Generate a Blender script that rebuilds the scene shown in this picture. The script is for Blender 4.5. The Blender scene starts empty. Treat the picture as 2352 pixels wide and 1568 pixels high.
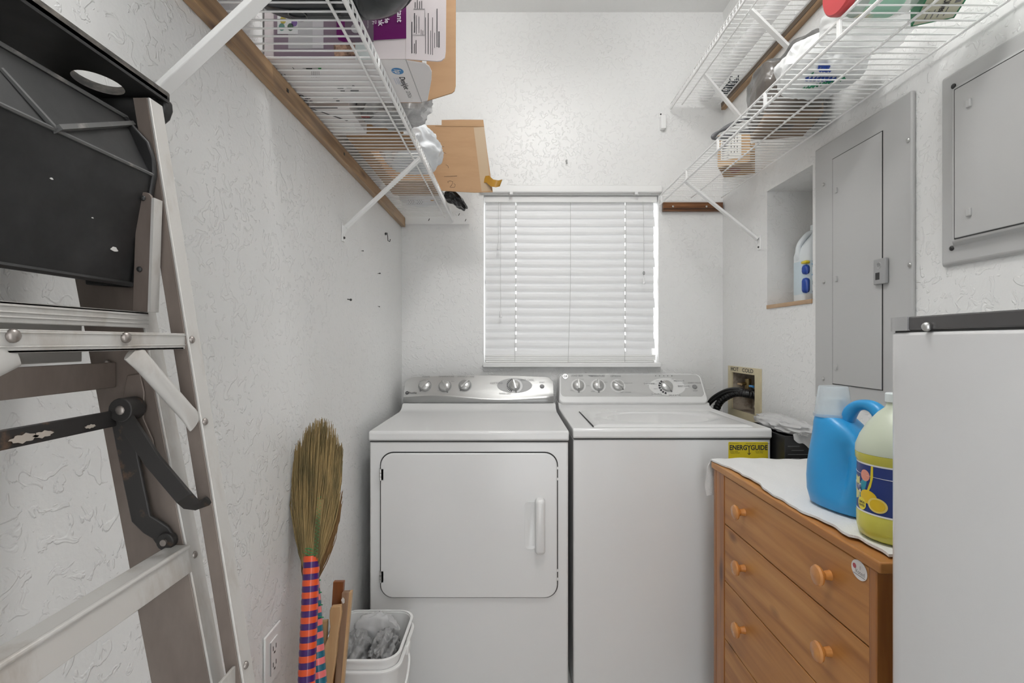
import bpy, bmesh, math, random
from mathutils import Vector, Matrix, noise
random.seed(7)
SC = bpy.context.scene
COL = SC.collection
PI = math.pi
# ---------------------------------------------------------------- camera, world, exposure
CAMH = 1.22                                   # camera height; the lens looks level along +Y
F = 1176.0                                    # focal length in pixels of the 2352 x 1568 frame (18 mm on 36 mm)
cam = bpy.data.cameras.new('camera'); cam.lens = 18.0; cam.sensor_width = 36.0; cam.clip_start = 0.02
camo = bpy.data.objects.new('camera', cam); COL.objects.link(camo)
camo.location = (0, 0, CAMH); camo.rotation_euler = (PI/2, 0, 0)
SC.camera = camo
SC.view_settings.view_transform = 'Standard'; SC.view_settings.look = 'None'
SC.view_settings.gamma = 1.0; SC.view_settings.use_curve_mapping = False
SC.view_settings.exposure = 0.54
SC.cycles.use_denoising = True
SC.cycles.max_bounces = 8; SC.cycles.diffuse_bounces = 5; SC.cycles.transparent_max_bounces = 12
SC.cycles.caustics_reflective = False; SC.cycles.caustics_refractive = False
w = bpy.data.worlds.new('daylight'); SC.world = w; w.use_nodes = True
bg = w.node_tree.nodes['Background']; bg.inputs[0].default_value = (.97, .985, 1.0, 1); bg.inputs[1].default_value = 2.3
LAMP = 7.6                                    # radiance of the ceiling globe
# ---------------------------------------------------------------- helpers
def V(*a): return Vector(a if len(a) > 1 else a[0])
def P(px, py, Y):                             # the point at depth Y seen at photo pixel (px, py)
    return Vector(((px-1176)*Y/F, Y, CAMH-(py-784)*Y/F))
def onp(px, py, o, n):                        # where the sight line of a pixel meets a plane
    d = Vector(((px-1176)/F, 1.0, -(py-784)/F)); c = Vector((0, 0, CAMH))
    return c + d*((Vector(o)-c).dot(n)/d.dot(n))
MATS = {}
def mat(name, col, rough=.5, metal=0., spec=.5, bump=None, var=None, coat=0., alpha=1., trans=0., emit=0., grain=None, sheen=0.):
    if name in MATS: return MATS[name]
    m = bpy.data.materials.new(name); m.use_nodes = True; nt = m.node_tree; b = nt.nodes['Principled BSDF']
    L = nt.links.new; N = nt.nodes.new
    b.inputs['Base Color'].default_value = (*col, 1); b.inputs['Roughness'].default_value = rough
    b.inputs['Metallic'].default_value = metal; b.inputs['Specular IOR Level'].default_value = spec
    b.inputs['Coat Weight'].default_value = coat; b.inputs['Coat Roughness'].default_value = .08
    b.inputs['Alpha'].default_value = alpha; b.inputs['Transmission Weight'].default_value = trans
    if emit: b.inputs['Emission Color'].default_value = (*col, 1); b.inputs['Emission Strength'].default_value = emit
    tc = N('ShaderNodeTexCoord')
    if var:                                    # (second colour, scale vector, lo, hi): worn / mottled patches
        c2, sc, lo, hi = var
        mp = N('ShaderNodeMapping'); mp.inputs['Scale'].default_value = sc; L(tc.outputs['Object'], mp.inputs[0])
        n = N('ShaderNodeTexNoise'); n.inputs['Scale'].default_value = 1; n.inputs['Detail'].default_value = 6; n.inputs['Roughness'].default_value = .65
        L(mp.outputs[0], n.inputs[0])
        r = N('ShaderNodeValToRGB'); r.color_ramp.elements[0].position = lo; r.color_ramp.elements[1].position = hi
        r.color_ramp.elements[0].color = (*col, 1); r.color_ramp.elements[1].color = (*c2, 1)
        L(n.outputs[0], r.inputs[0]); L(r.outputs[0], b.inputs['Base Color'])
    if bump:                                   # (scale, strength, distance)
        n = N('ShaderNodeTexNoise'); n.inputs['Scale'].default_value = bump[0]; n.inputs['Detail'].default_value = 4
        L(tc.outputs['Object'], n.inputs[0])
        bp = N('ShaderNodeBump'); bp.inputs['Strength'].default_value = bump[1]; bp.inputs['Distance'].default_value = bump[2]
        L(n.outputs[0], bp.inputs['Height']); L(bp.outputs[0], b.inputs['Normal'])
    MATS[name] = m
    return m
def wood(name, a, b_, c, scale, rough=.4, coat=.1, knots=None):
    if name in MATS: return MATS[name]
    m = bpy.data.materials.new(name); m.use_nodes = True; nt = m.node_tree; b = nt.nodes['Principled BSDF']
    L = nt.links.new; N = nt.nodes.new
    b.inputs['Roughness'].default_value = rough; b.inputs['Coat Weight'].default_value = coat; b.inputs['Coat Roughness'].default_value = .25
    tc = N('ShaderNodeTexCoord'); mp = N('ShaderNodeMapping'); mp.inputs['Scale'].default_value = scale
    L(tc.outputs['Object'], mp.inputs[0])
    n = N('ShaderNodeTexNoise'); n.inputs['Scale'].default_value = 1; n.inputs['Detail'].default_value = 5; n.inputs['Distortion'].default_value = .6
    L(mp.outputs[0], n.inputs[0])
    r = N('ShaderNodeValToRGB'); e = r.color_ramp.elements
    e[0].position = .3; e[0].color = (*a, 1); e[1].position = .7; e[1].color = (*c, 1)
    x = e.new(.5); x.color = (*b_, 1)
    L(n.outputs[0], r.inputs[0])
    out = r.outputs[0]
    if knots:
        mk = N('ShaderNodeMapping'); mk.inputs['Scale'].default_value = knots; L(tc.outputs['Object'], mk.inputs[0])
        vo = N('ShaderNodeTexVoronoi'); vo.inputs['Scale'].default_value = 1; L(mk.outputs[0], vo.inputs[0])
        rr = N('ShaderNodeValToRGB'); rr.color_ramp.elements[0].position = .06; rr.color_ramp.elements[1].position = .17
        rr.color_ramp.elements[0].color = (.32, .25, .25, 1); rr.color_ramp.elements[1].color = (1, 1, 1, 1)
        L(vo.outputs['Distance'], rr.inputs[0])
        mx = N('ShaderNodeMix'); mx.data_type = 'RGBA'; mx.blend_type = 'MULTIPLY'; mx.inputs[0].default_value = 1
        L(out, mx.inputs[6]); L(rr.outputs[0], mx.inputs[7]); out = mx.outputs[2]
    L(out, b.inputs['Base Color'])
    bp = N('ShaderNodeBump'); bp.inputs['Strength'].default_value = .12; bp.inputs['Distance'].default_value = .001
    L(n.outputs[0], bp.inputs['Height']); L(bp.outputs[0], b.inputs['Normal'])
    MATS[name] = m
    return m
def film(name, col, opac, rough=.25):          # thin plastic film: part see-through, part glossy sheet
    if name in MATS: return MATS[name]
    m = mat(name, col, rough, spec=.6, bump=(60, .25, .004))
    nt = m.node_tree; b = nt.nodes['Principled BSDF']; out = nt.nodes['Material Output']
    t = nt.nodes.new('ShaderNodeBsdfTransparent'); mx = nt.nodes.new('ShaderNodeMixShader'); mx.inputs[0].default_value = opac
    nt.links.new(t.outputs[0], mx.inputs[1]); nt.links.new(b.outputs[0], mx.inputs[2]); nt.links.new(mx.outputs[0], out.inputs[0])
    return m
def thin_glass(name):
    if name in MATS: return MATS[name]
    m = mat(name, (1, 1, 1), .02); nt = m.node_tree; N = nt.nodes.new
    t = N('ShaderNodeBsdfTransparent'); g = N('ShaderNodeBsdfGlossy'); g.inputs['Roughness'].default_value = .03; x = N('ShaderNodeMixShader'); x.inputs[0].default_value = .08
    nt.links.new(t.outputs[0], x.inputs[1]); nt.links.new(g.outputs[0], x.inputs[2]); nt.links.new(x.outputs[0], nt.nodes['Material Output'].inputs[0])
    return m
def plaster(name, col, scale, strength):       # skip-trowel texture
    if name in MATS: return MATS[name]
    m = bpy.data.materials.new(name); m.use_nodes = True; nt = m.node_tree; b = nt.nodes['Principled BSDF']
    L = nt.links.new; N = nt.nodes.new
    b.inputs['Base Color'].default_value = (*col, 1); b.inputs['Roughness'].default_value = .34; b.inputs['Specular IOR Level'].default_value = .5
    tc = N('ShaderNodeTexCoord')
    n1 = N('ShaderNodeTexNoise'); n1.inputs['Scale'].default_value = scale; n1.inputs['Detail'].default_value = 3; n1.inputs['Distortion'].default_value = 1.1
    L(tc.outputs['Object'], n1.inputs[0])
    r = N('ShaderNodeValToRGB'); r.color_ramp.elements[0].position = .545; r.color_ramp.elements[1].position = .60
    L(n1.outputs[0], r.inputs[0])
    n3 = N('ShaderNodeTexNoise'); n3.inputs['Scale'].default_value = 5; n3.inputs['Detail'].default_value = 2
    L(tc.outputs['Object'], n3.inputs[0])
    mu = N('ShaderNodeMath'); mu.operation = 'MULTIPLY'; L(r.outputs[0], mu.inputs[0]); L(n3.outputs[0], mu.inputs[1])
    n2 = N('ShaderNodeTexNoise'); n2.inputs['Scale'].default_value = scale*4; n2.inputs['Detail'].default_value = 3
    L(tc.outputs['Object'], n2.inputs[0])
    ma = N('ShaderNodeMath'); ma.operation = 'MULTIPLY_ADD'; L(n2.outputs[0], ma.inputs[0]); ma.inputs[1].default_value = .25; L(mu.outputs[0], ma.inputs[2])
    bp = N('ShaderNodeBump'); bp.inputs['Strength'].default_value = strength; bp.inputs['Distance'].default_value = .004
    L(ma.outputs[0], bp.inputs['Height']); L(bp.outputs[0], b.inputs['Normal'])
    MATS[name] = m
    return m
def frame_of(d):
    d = Vector(d).normalized(); a = Vector((0, 0, 1)) if abs(d.z) < .9 else Vector((1, 0, 0))
    u = d.cross(a).normalized(); return u, d.cross(u).normalized()
class MB:                                      # collects shapes, then links them as ONE mesh object
    def __init__(s): s.v = []; s.f = []; s.m = []; s.cur = 0
    def add(s, vs, fs, mi=None):
        k = len(s.v); s.v += [Vector(a) for a in vs]
        for f in fs: s.f.append(tuple(i+k for i in f)); s.m.append(s.cur if mi is None else mi)
        return s
    def box(s, x0, x1, y0, y1, z0, z1, mi=None):
        vs = [(x, y, z) for z in (z0, z1) for y in (y0, y1) for x in (x0, x1)]
        return s.add(vs, [(0,2,3,1),(4,5,7,6),(0,1,5,4),(2,6,7,3),(0,4,6,2),(1,3,7,5)], mi)
    def rbox(s, x0, x1, y0, y1, z0, z1, mi=None):   # the same with heights relative to the camera
        return s.box(x0, x1, y0, y1, CAMH+z0, CAMH+z1, mi)
    def hexa(s, a, b, mi=None):                # two quads joined
        return s.add(list(a)+list(b), [(3,2,1,0),(4,5,6,7),(0,1,5,4),(1,2,6,5),(2,3,7,6),(3,0,4,7)], mi)
    def beam(s, p0, p1, wv, hv, mi=None):      # bar with half-width vectors
        p0, p1, wv, hv = map(Vector, (p0, p1, wv, hv))
        q = lambda p: [p-wv-hv, p+wv-hv, p+wv+hv, p-wv+hv]
        return s.hexa(q(p0), q(p1), mi)
    def prism(s, poly, ext, mi=None):
        n = len(poly); a = [Vector((p[0], p[1], p[2] if len(p) > 2 else 0)) for p in poly]; b = [p+Vector(ext) for p in a]
        return s.add(a+b, [tuple(range(n))[::-1], tuple(range(n, 2*n))]+[(i, (i+1) % n, n+(i+1) % n, n+i) for i in range(n)], mi)
    def tube(s, pts, r, n=8, mi=None, caps=True, closed=False):
        pts = [Vector(p) for p in pts]; k = len(pts); rs = r if isinstance(r, (list, tuple)) else [r]*k
        vs = []; pu = None
        for i, p in enumerate(pts):
            if closed: d = pts[(i+1) % k]-pts[i-1]
            else: d = pts[min(i+1, k-1)]-pts[max(i-1, 0)]
            if d.length < 1e-9: d = Vector((0, 0, 1))
            d.normalize()
            if pu is None: u, v = frame_of(d)
            else:
                u = pu-d*pu.dot(d)
                u = u.normalized() if u.length > 1e-6 else frame_of(d)[0]
                v = d.cross(u)
            pu = u
            for j in range(n):
                t = 2*PI*j/n; vs.append(p+(u*math.cos(t)+v*math.sin(t))*rs[i])
        fs = []
        for i in range(k if closed else k-1):
            for j in range(n):
                a, b = i*n+j, i*n+(j+1) % n; c = ((i+1) % k)*n
                fs.append((a, b, c+(j+1) % n, c+j))
        if caps and not closed: fs += [tuple(range(n))[::-1], tuple(range((k-1)*n, k*n))]
        if mi is None or isinstance(mi, int): return s.add(vs, fs, mi)
        b0 = len(s.v); s.v += vs               # mi = function(segment) -> material index
        for q, f in enumerate(fs): s.f.append(tuple(i+b0 for i in f)); s.m.append(mi(q//n))
        return s
    def lathe(s, prof, n=32, mi=None):         # about z through the origin
        vs = []; fs = []; k = len(prof)
        for r, z in prof:
            for j in range(n): t = 2*PI*j/n; vs.append((r*math.cos(t), r*math.sin(t), z))
        for i in range(k-1):
            for j in range(n): fs.append((i*n+j, i*n+(j+1) % n, (i+1)*n+(j+1) % n, (i+1)*n+j))
        fs += [tuple(range(n))[::-1], tuple(range((k-1)*n, k*n))]
        return s.add(vs, fs, mi)
    def grid(s, fn, nu, nv, mi=None, thick=None):
        vs = [Vector(fn(i/nu, j/nv)) for j in range(nv+1) for i in range(nu+1)]; W = nu+1
        fs = [(j*W+i, j*W+i+1, (j+1)*W+i+1, (j+1)*W+i) for j in range(nv) for i in range(nu)]
        if thick is None: return s.add(vs, fs, mi)
        k = len(vs); t = Vector(thick); vs2 = [p-t for p in vs]
        fs2 = [tuple(i+k for i in f)[::-1] for f in fs]
        bd = [(i, i+1) for i in range(nu)]+[(j*W+nu, (j+1)*W+nu) for j in range(nv)]+[(nv*W+i+1, nv*W+i) for i in range(nu)]+[((j+1)*W, j*W) for j in range(nv)]
        return s.add(vs+vs2, fs+fs2+[(a+k, b+k, b, a) for a, b in bd], mi)
    def ring(s, loops, mi=None, caps=True):    # loft closed loops
        n = len(loops[0]); vs = [p for l in loops for p in l]; fs = []
        for i in range(len(loops)-1):
            for j in range(n): fs.append((i*n+j, i*n+(j+1) % n, (i+1)*n+(j+1) % n, (i+1)*n+j))
        if caps: fs += [tuple(range(n))[::-1], tuple(range((len(loops)-1)*n, len(loops)*n))]
        return s.add(vs, fs, mi)
    def ball(s, c, r, nu=10, nv=6, mi=None):
        c = Vector(c); r = Vector(r) if hasattr(r, '__len__') else Vector((r, r, r))
        lo = [[c+Vector((r.x*math.sin(PI*i/nv)*math.cos(2*PI*j/nu), r.y*math.sin(PI*i/nv)*math.sin(2*PI*j/nu), -r.z*math.cos(PI*i/nv))) for j in range(nu)] for i in range(1, nv)]
        k = len(s.v); s.ring(lo, mi, caps=False); t = len(s.v); s.v += [c-Vector((0, 0, r.z)), c+Vector((0, 0, r.z))]
        mm = s.cur if mi is None else mi
        for j in range(nu):
            s.f.append((k+(j+1) % nu, k+j, t)); s.m.append(mm)
            b = k+(nv-2)*nu; s.f.append((b+j, b+(j+1) % nu, t+1)); s.m.append(mm)
        return s
    def T(s, M): s.v = [M @ p for p in s.v]; return s
    def join(s, o):
        k = len(s.v); s.v += o.v; s.f += [tuple(i+k for i in f) for f in o.f]; s.m += o.m; return s
    def build(s, name, mats, parent=None, bevel=0., smooth=35, sub=0, fix=True, seg=2):
        off = wloc(parent) if parent else Vector((0, 0, 0))
        me = bpy.data.meshes.new(name)
        me.from_pydata([tuple(p-off) for p in s.v], [], s.f)
        if not isinstance(mats, (list, tuple)): mats = [mats]
        for q in mats: me.materials.append(q)
        me.polygons.foreach_set('material_index', s.m)
        if fix:
            bm = bmesh.new(); bm.from_mesh(me); bmesh.ops.recalc_face_normals(bm, faces=bm.faces); bm.to_mesh(me); bm.free()
        if smooth:
            me.polygons.foreach_set('use_smooth', [True]*len(me.polygons)); me.set_sharp_from_angle(angle=math.radians(smooth))
        o = bpy.data.objects.new(name, me); COL.objects.link(o)
        if parent: o.parent = parent
        if bevel:
            b = o.modifiers.new('bevel', 'BEVEL'); b.width = bevel; b.segments = seg; b.limit_method = 'ANGLE'; b.angle_limit = math.radians(40)
        if sub: q = o.modifiers.new('sub', 'SUBSURF'); q.levels = q.render_levels = sub
        return o
def wloc(o):
    v = Vector((0, 0, 0))
    while o: v += o.location; o = o.parent
    return v
def tag(o, label, cat, group=None, kind=None):
    o['label'] = label; o['category'] = cat
    if group: o['group'] = group
    if kind: o['kind'] = kind
    return o
def thing(name, label, cat, loc, group=None):
    o = bpy.data.objects.new(name, None); COL.objects.link(o); o.empty_display_size = .05
    o.location = loc; return tag(o, label, cat, group)
def struct(name, mb, m, **k):
    o = mb.build(name, m, **k); o['kind'] = 'structure'; return o
def basis(o, r, u):                            # local x = r, local y = u, local z = r x u
    r = Vector(r).normalized(); u = Vector(u); u = (u-r*u.dot(r)).normalized(); n = r.cross(u); o = Vector(o)
    return Matrix(((r.x, u.x, n.x, o.x), (r.y, u.y, n.y, o.y), (r.z, u.z, n.z, o.z), (0, 0, 0, 1)))
def text_mb(s, o, r, u, size, wide=1., bold=0., align='CENTER', lift=.0006, mi=0, shear=0.):
    c = bpy.data.curves.new('t', 'FONT'); c.body = s; c.size = size; c.align_x = align; c.align_y = 'CENTER'; c.offset = bold; c.shear = shear; c.resolution_u = 3
    ob = bpy.data.objects.new('t', c); COL.objects.link(ob)
    dg = bpy.context.evaluated_depsgraph_get(); me = ob.evaluated_get(dg).to_mesh()
    mb = MB(); mb.add([Vector((p.co.x*wide, p.co.y, lift)) for p in me.vertices], [tuple(p.vertices) for p in me.polygons], mi)
    ob.evaluated_get(dg).to_mesh_clear(); bpy.data.objects.remove(ob); bpy.data.curves.remove(c)
    return mb.T(basis(o, r, u))
def rrect(w, h, r, n=6):                       # rounded rectangle outline, centred
    out = []
    for cx, cy, a in ((w/2-r, h/2-r, 0), (-w/2+r, h/2-r, 90), (-w/2+r, -h/2+r, 180), (w/2-r, -h/2+r, 270)):
        for i in range(n+1): t = math.radians(a+90*i/n); out.append((cx+r*math.cos(t), cy+r*math.sin(t)))
    return out
def patch(mb, poly2, o, r, u, lift=.0005, th=.0004, mi=0):   # thin printed patch / plate on a surface
    q = MB(); q.prism([(x, y, lift-th) for x, y in poly2], (0, 0, th), mi); q.T(basis(o, r, u)); return mb.join(q)
def disc(rx, ry=None, n=28): ry = ry or rx; return [(rx*math.cos(2*PI*i/n), ry*math.sin(2*PI*i/n)) for i in range(n)]
def crumple(c, rad, seed, amp=.25, freq=3., lev=4, flat=None, sharp=True):
    bm = bmesh.new(); bmesh.ops.create_icosphere(bm, subdivisions=lev, radius=1)
    off = Vector((seed*3.1, seed*1.7, seed*.9)); mb = MB(); vs = []
    for v in bm.verts:
        p = v.co.copy(); a = noise.noise(p*freq+off); b = noise.noise(p*freq*2.3+off)
        d = (1-abs(a)*2 if sharp else a)*amp+(.5-abs(b))*amp*.6
        q = p*(1+d); q = Vector((q.x*rad[0], q.y*rad[1], q.z*rad[2]))+Vector(c)
        if flat is not None and q.z < flat: q.z = flat+(q.z-flat)*.08
        vs.append(q)
    mb.add(vs, [tuple(v.index for v in f.verts) for f in bm.faces]); bm.free()
    return mb
# ---------------------------------------------------------------- the room
XL, XR, YB, Y0, ZC = -.538, 1.029, 2.5, -.6, CAMH+1.607
M_wall = plaster('white_skip_trowel_plaster', (.80, .80, .79), 38, .55)
M_ceil = plaster('ceiling_paint', (.82, .82, .81), 40, .25)
M_floor = mat('floor_tile', (.55, .545, .535), .35, var=((.62, .615, .60), (3, 3, 3), .4, .6))
M_white = mat('white_paint', (.82, .82, .81), .35)
M_enamel = mat('white_enamel', (.76, .76, .755), .24, coat=.25, bump=(9, .02, .002))
M_coatw = mat('white_vinyl_coating', (.86, .86, .85), .3)
M_black = mat('black_plastic', (.012, .012, .013), .35)
M_dark = mat('dark_metal', (.05, .05, .05), .4, metal=.6)
M_steel = mat('steel', (.55, .55, .54), .3, metal=.9)
M_ink = mat('black_ink', (.03, .03, .035), .6)
M_greyink = mat('grey_ink', (.22, .22, .22), .6)
M_gap = mat('gap_shadow', (.03, .03, .03), .7)  # dark strips set in door gaps and seams; shade put in as colour
def wall_cells(name, axis, lo, hi, ucuts, zcuts, holes, m):
    mb = MB()
    for i in range(len(ucuts)-1):
        for j in range(len(zcuts)-1):
            if (i, j) in holes: continue
            if axis == 'x': mb.box(lo, hi, ucuts[i], ucuts[i+1], zcuts[j], zcuts[j+1])
            else: mb.box(ucuts[i], ucuts[i+1], lo, hi, zcuts[j], zcuts[j+1])
    return struct(name, mb, m, smooth=0)
struct('floor', MB().box(XL-.1, XR+.3, Y0, YB+.15, -.1, 0), M_floor, smooth=0)
struct('ceiling', MB().box(XL-.1, XR+.3, Y0, YB+.15, ZC, ZC+.1), M_ceil, smooth=0)
struct('wall_left', MB().box(XL-.1, XL, Y0, YB+.15, 0, ZC), M_wall, smooth=0)
WX0, WX1, WZ0, WZ1 = -.138, .716, CAMH-.105, CAMH+.715
wall_cells('wall_back', 'y', YB, YB+.15, [XL, WX0, WX1, XR], [0, WZ0, WZ1, ZC], {(1, 1)}, M_wall)
NY0, NY1, NZ0, NZ1 = 1.752, 2.065, CAMH+.143, CAMH+.605       # the recess in the right wall
BY0, BY1, BZ0, BZ1 = 2.157, 2.384, CAMH-.315, CAMH-.140       # the plumbing box
wall_cells('wall_right', 'x', XR, XR+.25, [Y0, NY0, NY1, BY0, BY1, YB+.15], [0, BZ0, BZ1, NZ0, NZ1, ZC], {(1, 3), (3, 1)}, M_wall)
struct('trim_1', MB().box(XR+.2, XR+.25, NY0-.02, NY1+.02, NZ0-.02, NZ1+.02), M_wall, smooth=0)     # back of the recess
M_raww = wood('raw_board', (.36, .22, .12), (.45, .29, .16), (.52, .36, .21), (30, 4, 30))
sh = MB().box(XR-.004, XR+.198, NY0+.001, NY1-.001, NZ0-.012, NZ0+.003).build('recess_shelf_board', [M_raww], bevel=.001)
tag(sh, 'thin raw wood board forming the floor of the wall recess under the white jug', 'shelf board')
struct('baseboard_left', MB().box(XL, XL+.012, Y0, YB, 0, .08), M_white, bevel=.003)
struct('added_wall_front', MB().box(XL-.1, -.10, Y0-.1, Y0, 0, ZC).box(.50, XR+.3, Y0-.1, Y0, 0, ZC).box(-.10, .50, Y0-.1, Y0, 2.0, ZC), M_wall, smooth=0)     # unseen wall added, its doorway narrowed to cut daylight fill
# two round ceiling lamps above the frame; doorway one added to brighten side walls
for lx, ly, fl, lab in ((.22, 1.40, 1.0, 'round opal glass ceiling lamp nearer the window'), (.17, .82, 4.3, 'added unseen opal glass ceiling lamp nearer the doorway')):
    lamp = thing('ceiling_lamp', lab, 'ceiling lamp', (lx, ly, ZC), 'ceiling lamps')
    q = MB().lathe([(.0, -.03), (.09, -.03), (.10, -.02), (.10, 0), (0, 0)]); q.T(Matrix.Translation((lx, ly, ZC-.0005))); q.build('lamp_base', M_white, lamp)
    q = MB().ball((lx, ly, ZC-.115), (.125, .125, .085), 32, 16); q.build('lamp_globe', mat('lit_opal_glass_%d' % (ly*100), (1., .995, .985), .3, emit=LAMP*fl), lamp)
# ---------------------------------------------------------------- window and blind
wf = MB()
for a in ((WX0, WX0+.016, WZ0, WZ1), (WX1-.016, WX1, WZ0, WZ1), (WX0, WX1, WZ0, WZ0+.016), (WX0, WX1, WZ1-.016, WZ1), (WX0, WX1, (WZ0+WZ1)/2-.014, (WZ0+WZ1)/2+.014)):
    wf.box(a[0], a[1], YB+.12, YB+.145, a[2], a[3])
win = struct('window_1', wf, M_white, bevel=.003)
g = MB().box(WX0+.014, WX1-.014, YB+.130, YB+.134, WZ0+.014, WZ1-.014).build('window_pane', thin_glass('clear_glass'), win)
sl = struct('trim_2', MB().rbox(WX0-.003, WX1+.004, YB-.028, YB+.10, -.125, -.103), M_white, bevel=.003)   # sill
bl = thing('window_blind', 'closed white horizontal slat blind in the window above the washer and dryer', 'blind', (.289, YB, WZ1))
M_slat = mat('white_blind_vinyl', (.84, .84, .84), .4)
nt = M_slat.node_tree; b = nt.nodes['Principled BSDF']; tl = nt.nodes.new('ShaderNodeBsdfTranslucent'); mx = nt.nodes.new('ShaderNodeMixShader')
tl.inputs[0].default_value = (.9, .9, .9, 1); mx.inputs[0].default_value = .25
nt.links.new(b.outputs[0], mx.inputs[1]); nt.links.new(tl.outputs[0], mx.inputs[2]); nt.links.new(mx.outputs[0], nt.nodes['Material Output'].inputs[0])
MB().rbox(WX0-.018, WX1+.012, YB-.022, YB-.001, .722, .757).build('valance', M_white, bl, bevel=.004)
MB().rbox(WX0+.004, WX1-.004, YB+.012, YB+.05, .683, .713).build('headrail', M_white, bl, bevel=.002)
for x in (1174, 1459): MB().box((x-3-1176)*YB/F, (x+4-1176)*YB/F, YB-.024, YB+.0, CAMH+.712, CAMH+.724).build('valance_clip', mat('clear_plastic', (.8, .8, .8), .2), bl)
BX0, BX1 = -.130, .699
cords = [(1185-1176)*2.53/F, (1310-1176)*2.53/F, (1436-1176)*2.53/F]
NS = 19; zt, zb = .672, -.045
for k in range(NS):
    zc = zt-(zt-zb)*k/(NS-1); xr = BX1+(.006 if k % 5 == 2 else 0)-(.012 if k == NS-1 else 0)
    tilt = -.0015*k/NS
    def prof(x, z0=zc, s=tilt):                # closed slat: its top leans out, its bottom overlaps the next one
        zz = z0+s*(x-BX0)*4
        return [(x, YB+.036-.010*t-.0025*math.sin(PI*t), CAMH+zz+.0245-.049*t) for t in (0, .25, .5, .75, 1)]
    mb = MB(); xs = [BX0]
    for c in (cords[0], cords[2]): xs += [c-.0028, c+.0028]
    xs.append(xr)
    for i in range(len(xs)-1):
        a, b_ = prof(xs[i]), prof(xs[i+1]); hole = i in (1, 3)
        for j in range(4):
            if hole and j in (0, 1): continue
            A, B_, C, D = a[j], b_[j], b_[j+1], a[j+1]; d = V(0, .0028, 0)
            mb.hexa([V(*A), V(*B_), V(*C), V(*D)], [V(*A)+d, V(*B_)+d, V(*C)+d, V(*D)+d])
    mb.build('slat', M_slat, bl, smooth=50)
for k in range(3): MB().rbox(BX0-.003, BX1+.004, YB+.008, YB+.046, -.0735-.009*k, -.0650-.009*k).build('stacked_slat', M_white, bl, bevel=.001)
MB().rbox(BX0+.001, BX1-.001, YB+.006, YB+.048, -.1028, -.0925).build('bottom_rail', M_white, bl, bevel=.003)
M_cord = mat('grey_white_cord', (.55, .55, .54), .7)
for k, x in enumerate(cords):
    dx = (-.006, -.014, -.008)[k]
    MB().tube([(x, YB+.018, CAMH+.685), (x, YB+.0155, CAMH+.30), (x+dx*.4, YB+.0155, CAMH+.1), (x+dx, YB+.004, CAMH-.100)], .0011, 6).build('ladder_cord', M_cord, bl)
def tassel(x, z, nm='tassel'):
    q = MB().lathe([(.002, .028), (.0045, .022), (.004, .008), (.0075, .0), (.0065, -.004), (0, -.004)], 14); q.T(Matrix.Translation((x, YB-.01, CAMH+z))); q.build(nm, mat('clear_plastic', (.8, .8, .8), .2), bl)
for px, py in ((1145, 572), (1150, 727), (1479, 650)):
    p = P(px, py, YB-.01); x, z = p.x, p.z-CAMH
    MB().tube([(x, YB+.008, CAMH+.685), (x, YB-.008, CAMH+.60), (x, YB-.010, CAMH+z+.02)], .0009, 6).build('pull_cord', M_cord, bl)
    tassel(x, z)
p = P(1479, 627, YB-.01)
mb = MB(); mb.tube([p+V(.004*math.cos(t)*.9, 0, .008*math.sin(t)) for t in [2*PI*i/10 for i in range(10)]], .0012, 5, closed=True); mb.build('cord_ring', M_dark, bl)
# ---------------------------------------------------------------- wire shelves
def wire_shelf(name, label, loc, xw, xf, zd, zl, ya, yb, supports, wave, brackets, tie=None, wr=.0019):
    t = thing(name, label, 'wire shelf', loc, 'wire shelves'); sgn = 1 if xf > xw else -1
    mb = MB(); n = int((yb-ya)/.0254)
    for k in range(n+1):
        y = yb-.012-k*.0254
        pts = [(xw, y, CAMH+zd), (xf, y, CAMH+zd)]
        if wave:
            pts = [(xw, y, CAMH+zd), (xf-sgn*.004, y, CAMH+zd), (xf+sgn*.001, y, CAMH+zd-.004), (xf+sgn*.001, y, CAMH+zl)]
        mb.tube(pts, wr, 6)
    mb.build('wire_deck', M_coatw, t)
    rod = lambda nm, x, z, r: MB().tube([(x, ya, CAMH+z), (x, yb, CAMH+z)], r, 8).build(nm, M_coatw, t)
    rod('front_rail', xf, zd-.001, .0032 if not wave else .0024); rod('lip_rail', xf, zl, .0042)
    for x in supports: rod('support_rod', x, zd-.005, .003)
    if tie:
        for y in tie: MB().rbox(xf-.003, xf+.003, y-.006, y+.006, zl, zd).build('lip_tie', M_coatw, t, bevel=.001)
    for y, xtop, ztop, xb, zb, wd in brackets:
        a, c = V(xtop, y, CAMH+ztop), V(xb-sgn*-.012 if False else xb+sgn*.010, y, CAMH+zb)
        d = (c-a).normalized(); nrm = d.cross(V(0, 1, 0))
        br = MB().beam(a, c, V(0, wd/2, 0), nrm*.0045); 
        br.rbox(min(xb, xb+sgn*.004), max(xb, xb+sgn*.004), y-.012, y+.012, zb-.045, zb+.014)
        br.hexa([c+V(0, -wd/2, 0)+nrm*.0045, c+V(0, wd/2, 0)+nrm*.0045, c+V(0, wd/2, 0)-nrm*.0045, c+V(0, -wd/2, 0)-nrm*.0045],
                [V(xb+sgn*.001, y-.009, CAMH+zb-.03), V(xb+sgn*.001, y+.009, CAMH+zb-.03), V(xb+sgn*.001, y+.009, CAMH+zb+.006), V(xb+sgn*.001, y-.009, CAMH+zb+.006)])
        bo = br.build('support_bracket', M_coatw, t, bevel=.0015)
        q = MB().ball((xb+sgn*.005, y, CAMH+zb-.033), .0042); q.build('screw', M_dark, bo)
    return t
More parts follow.
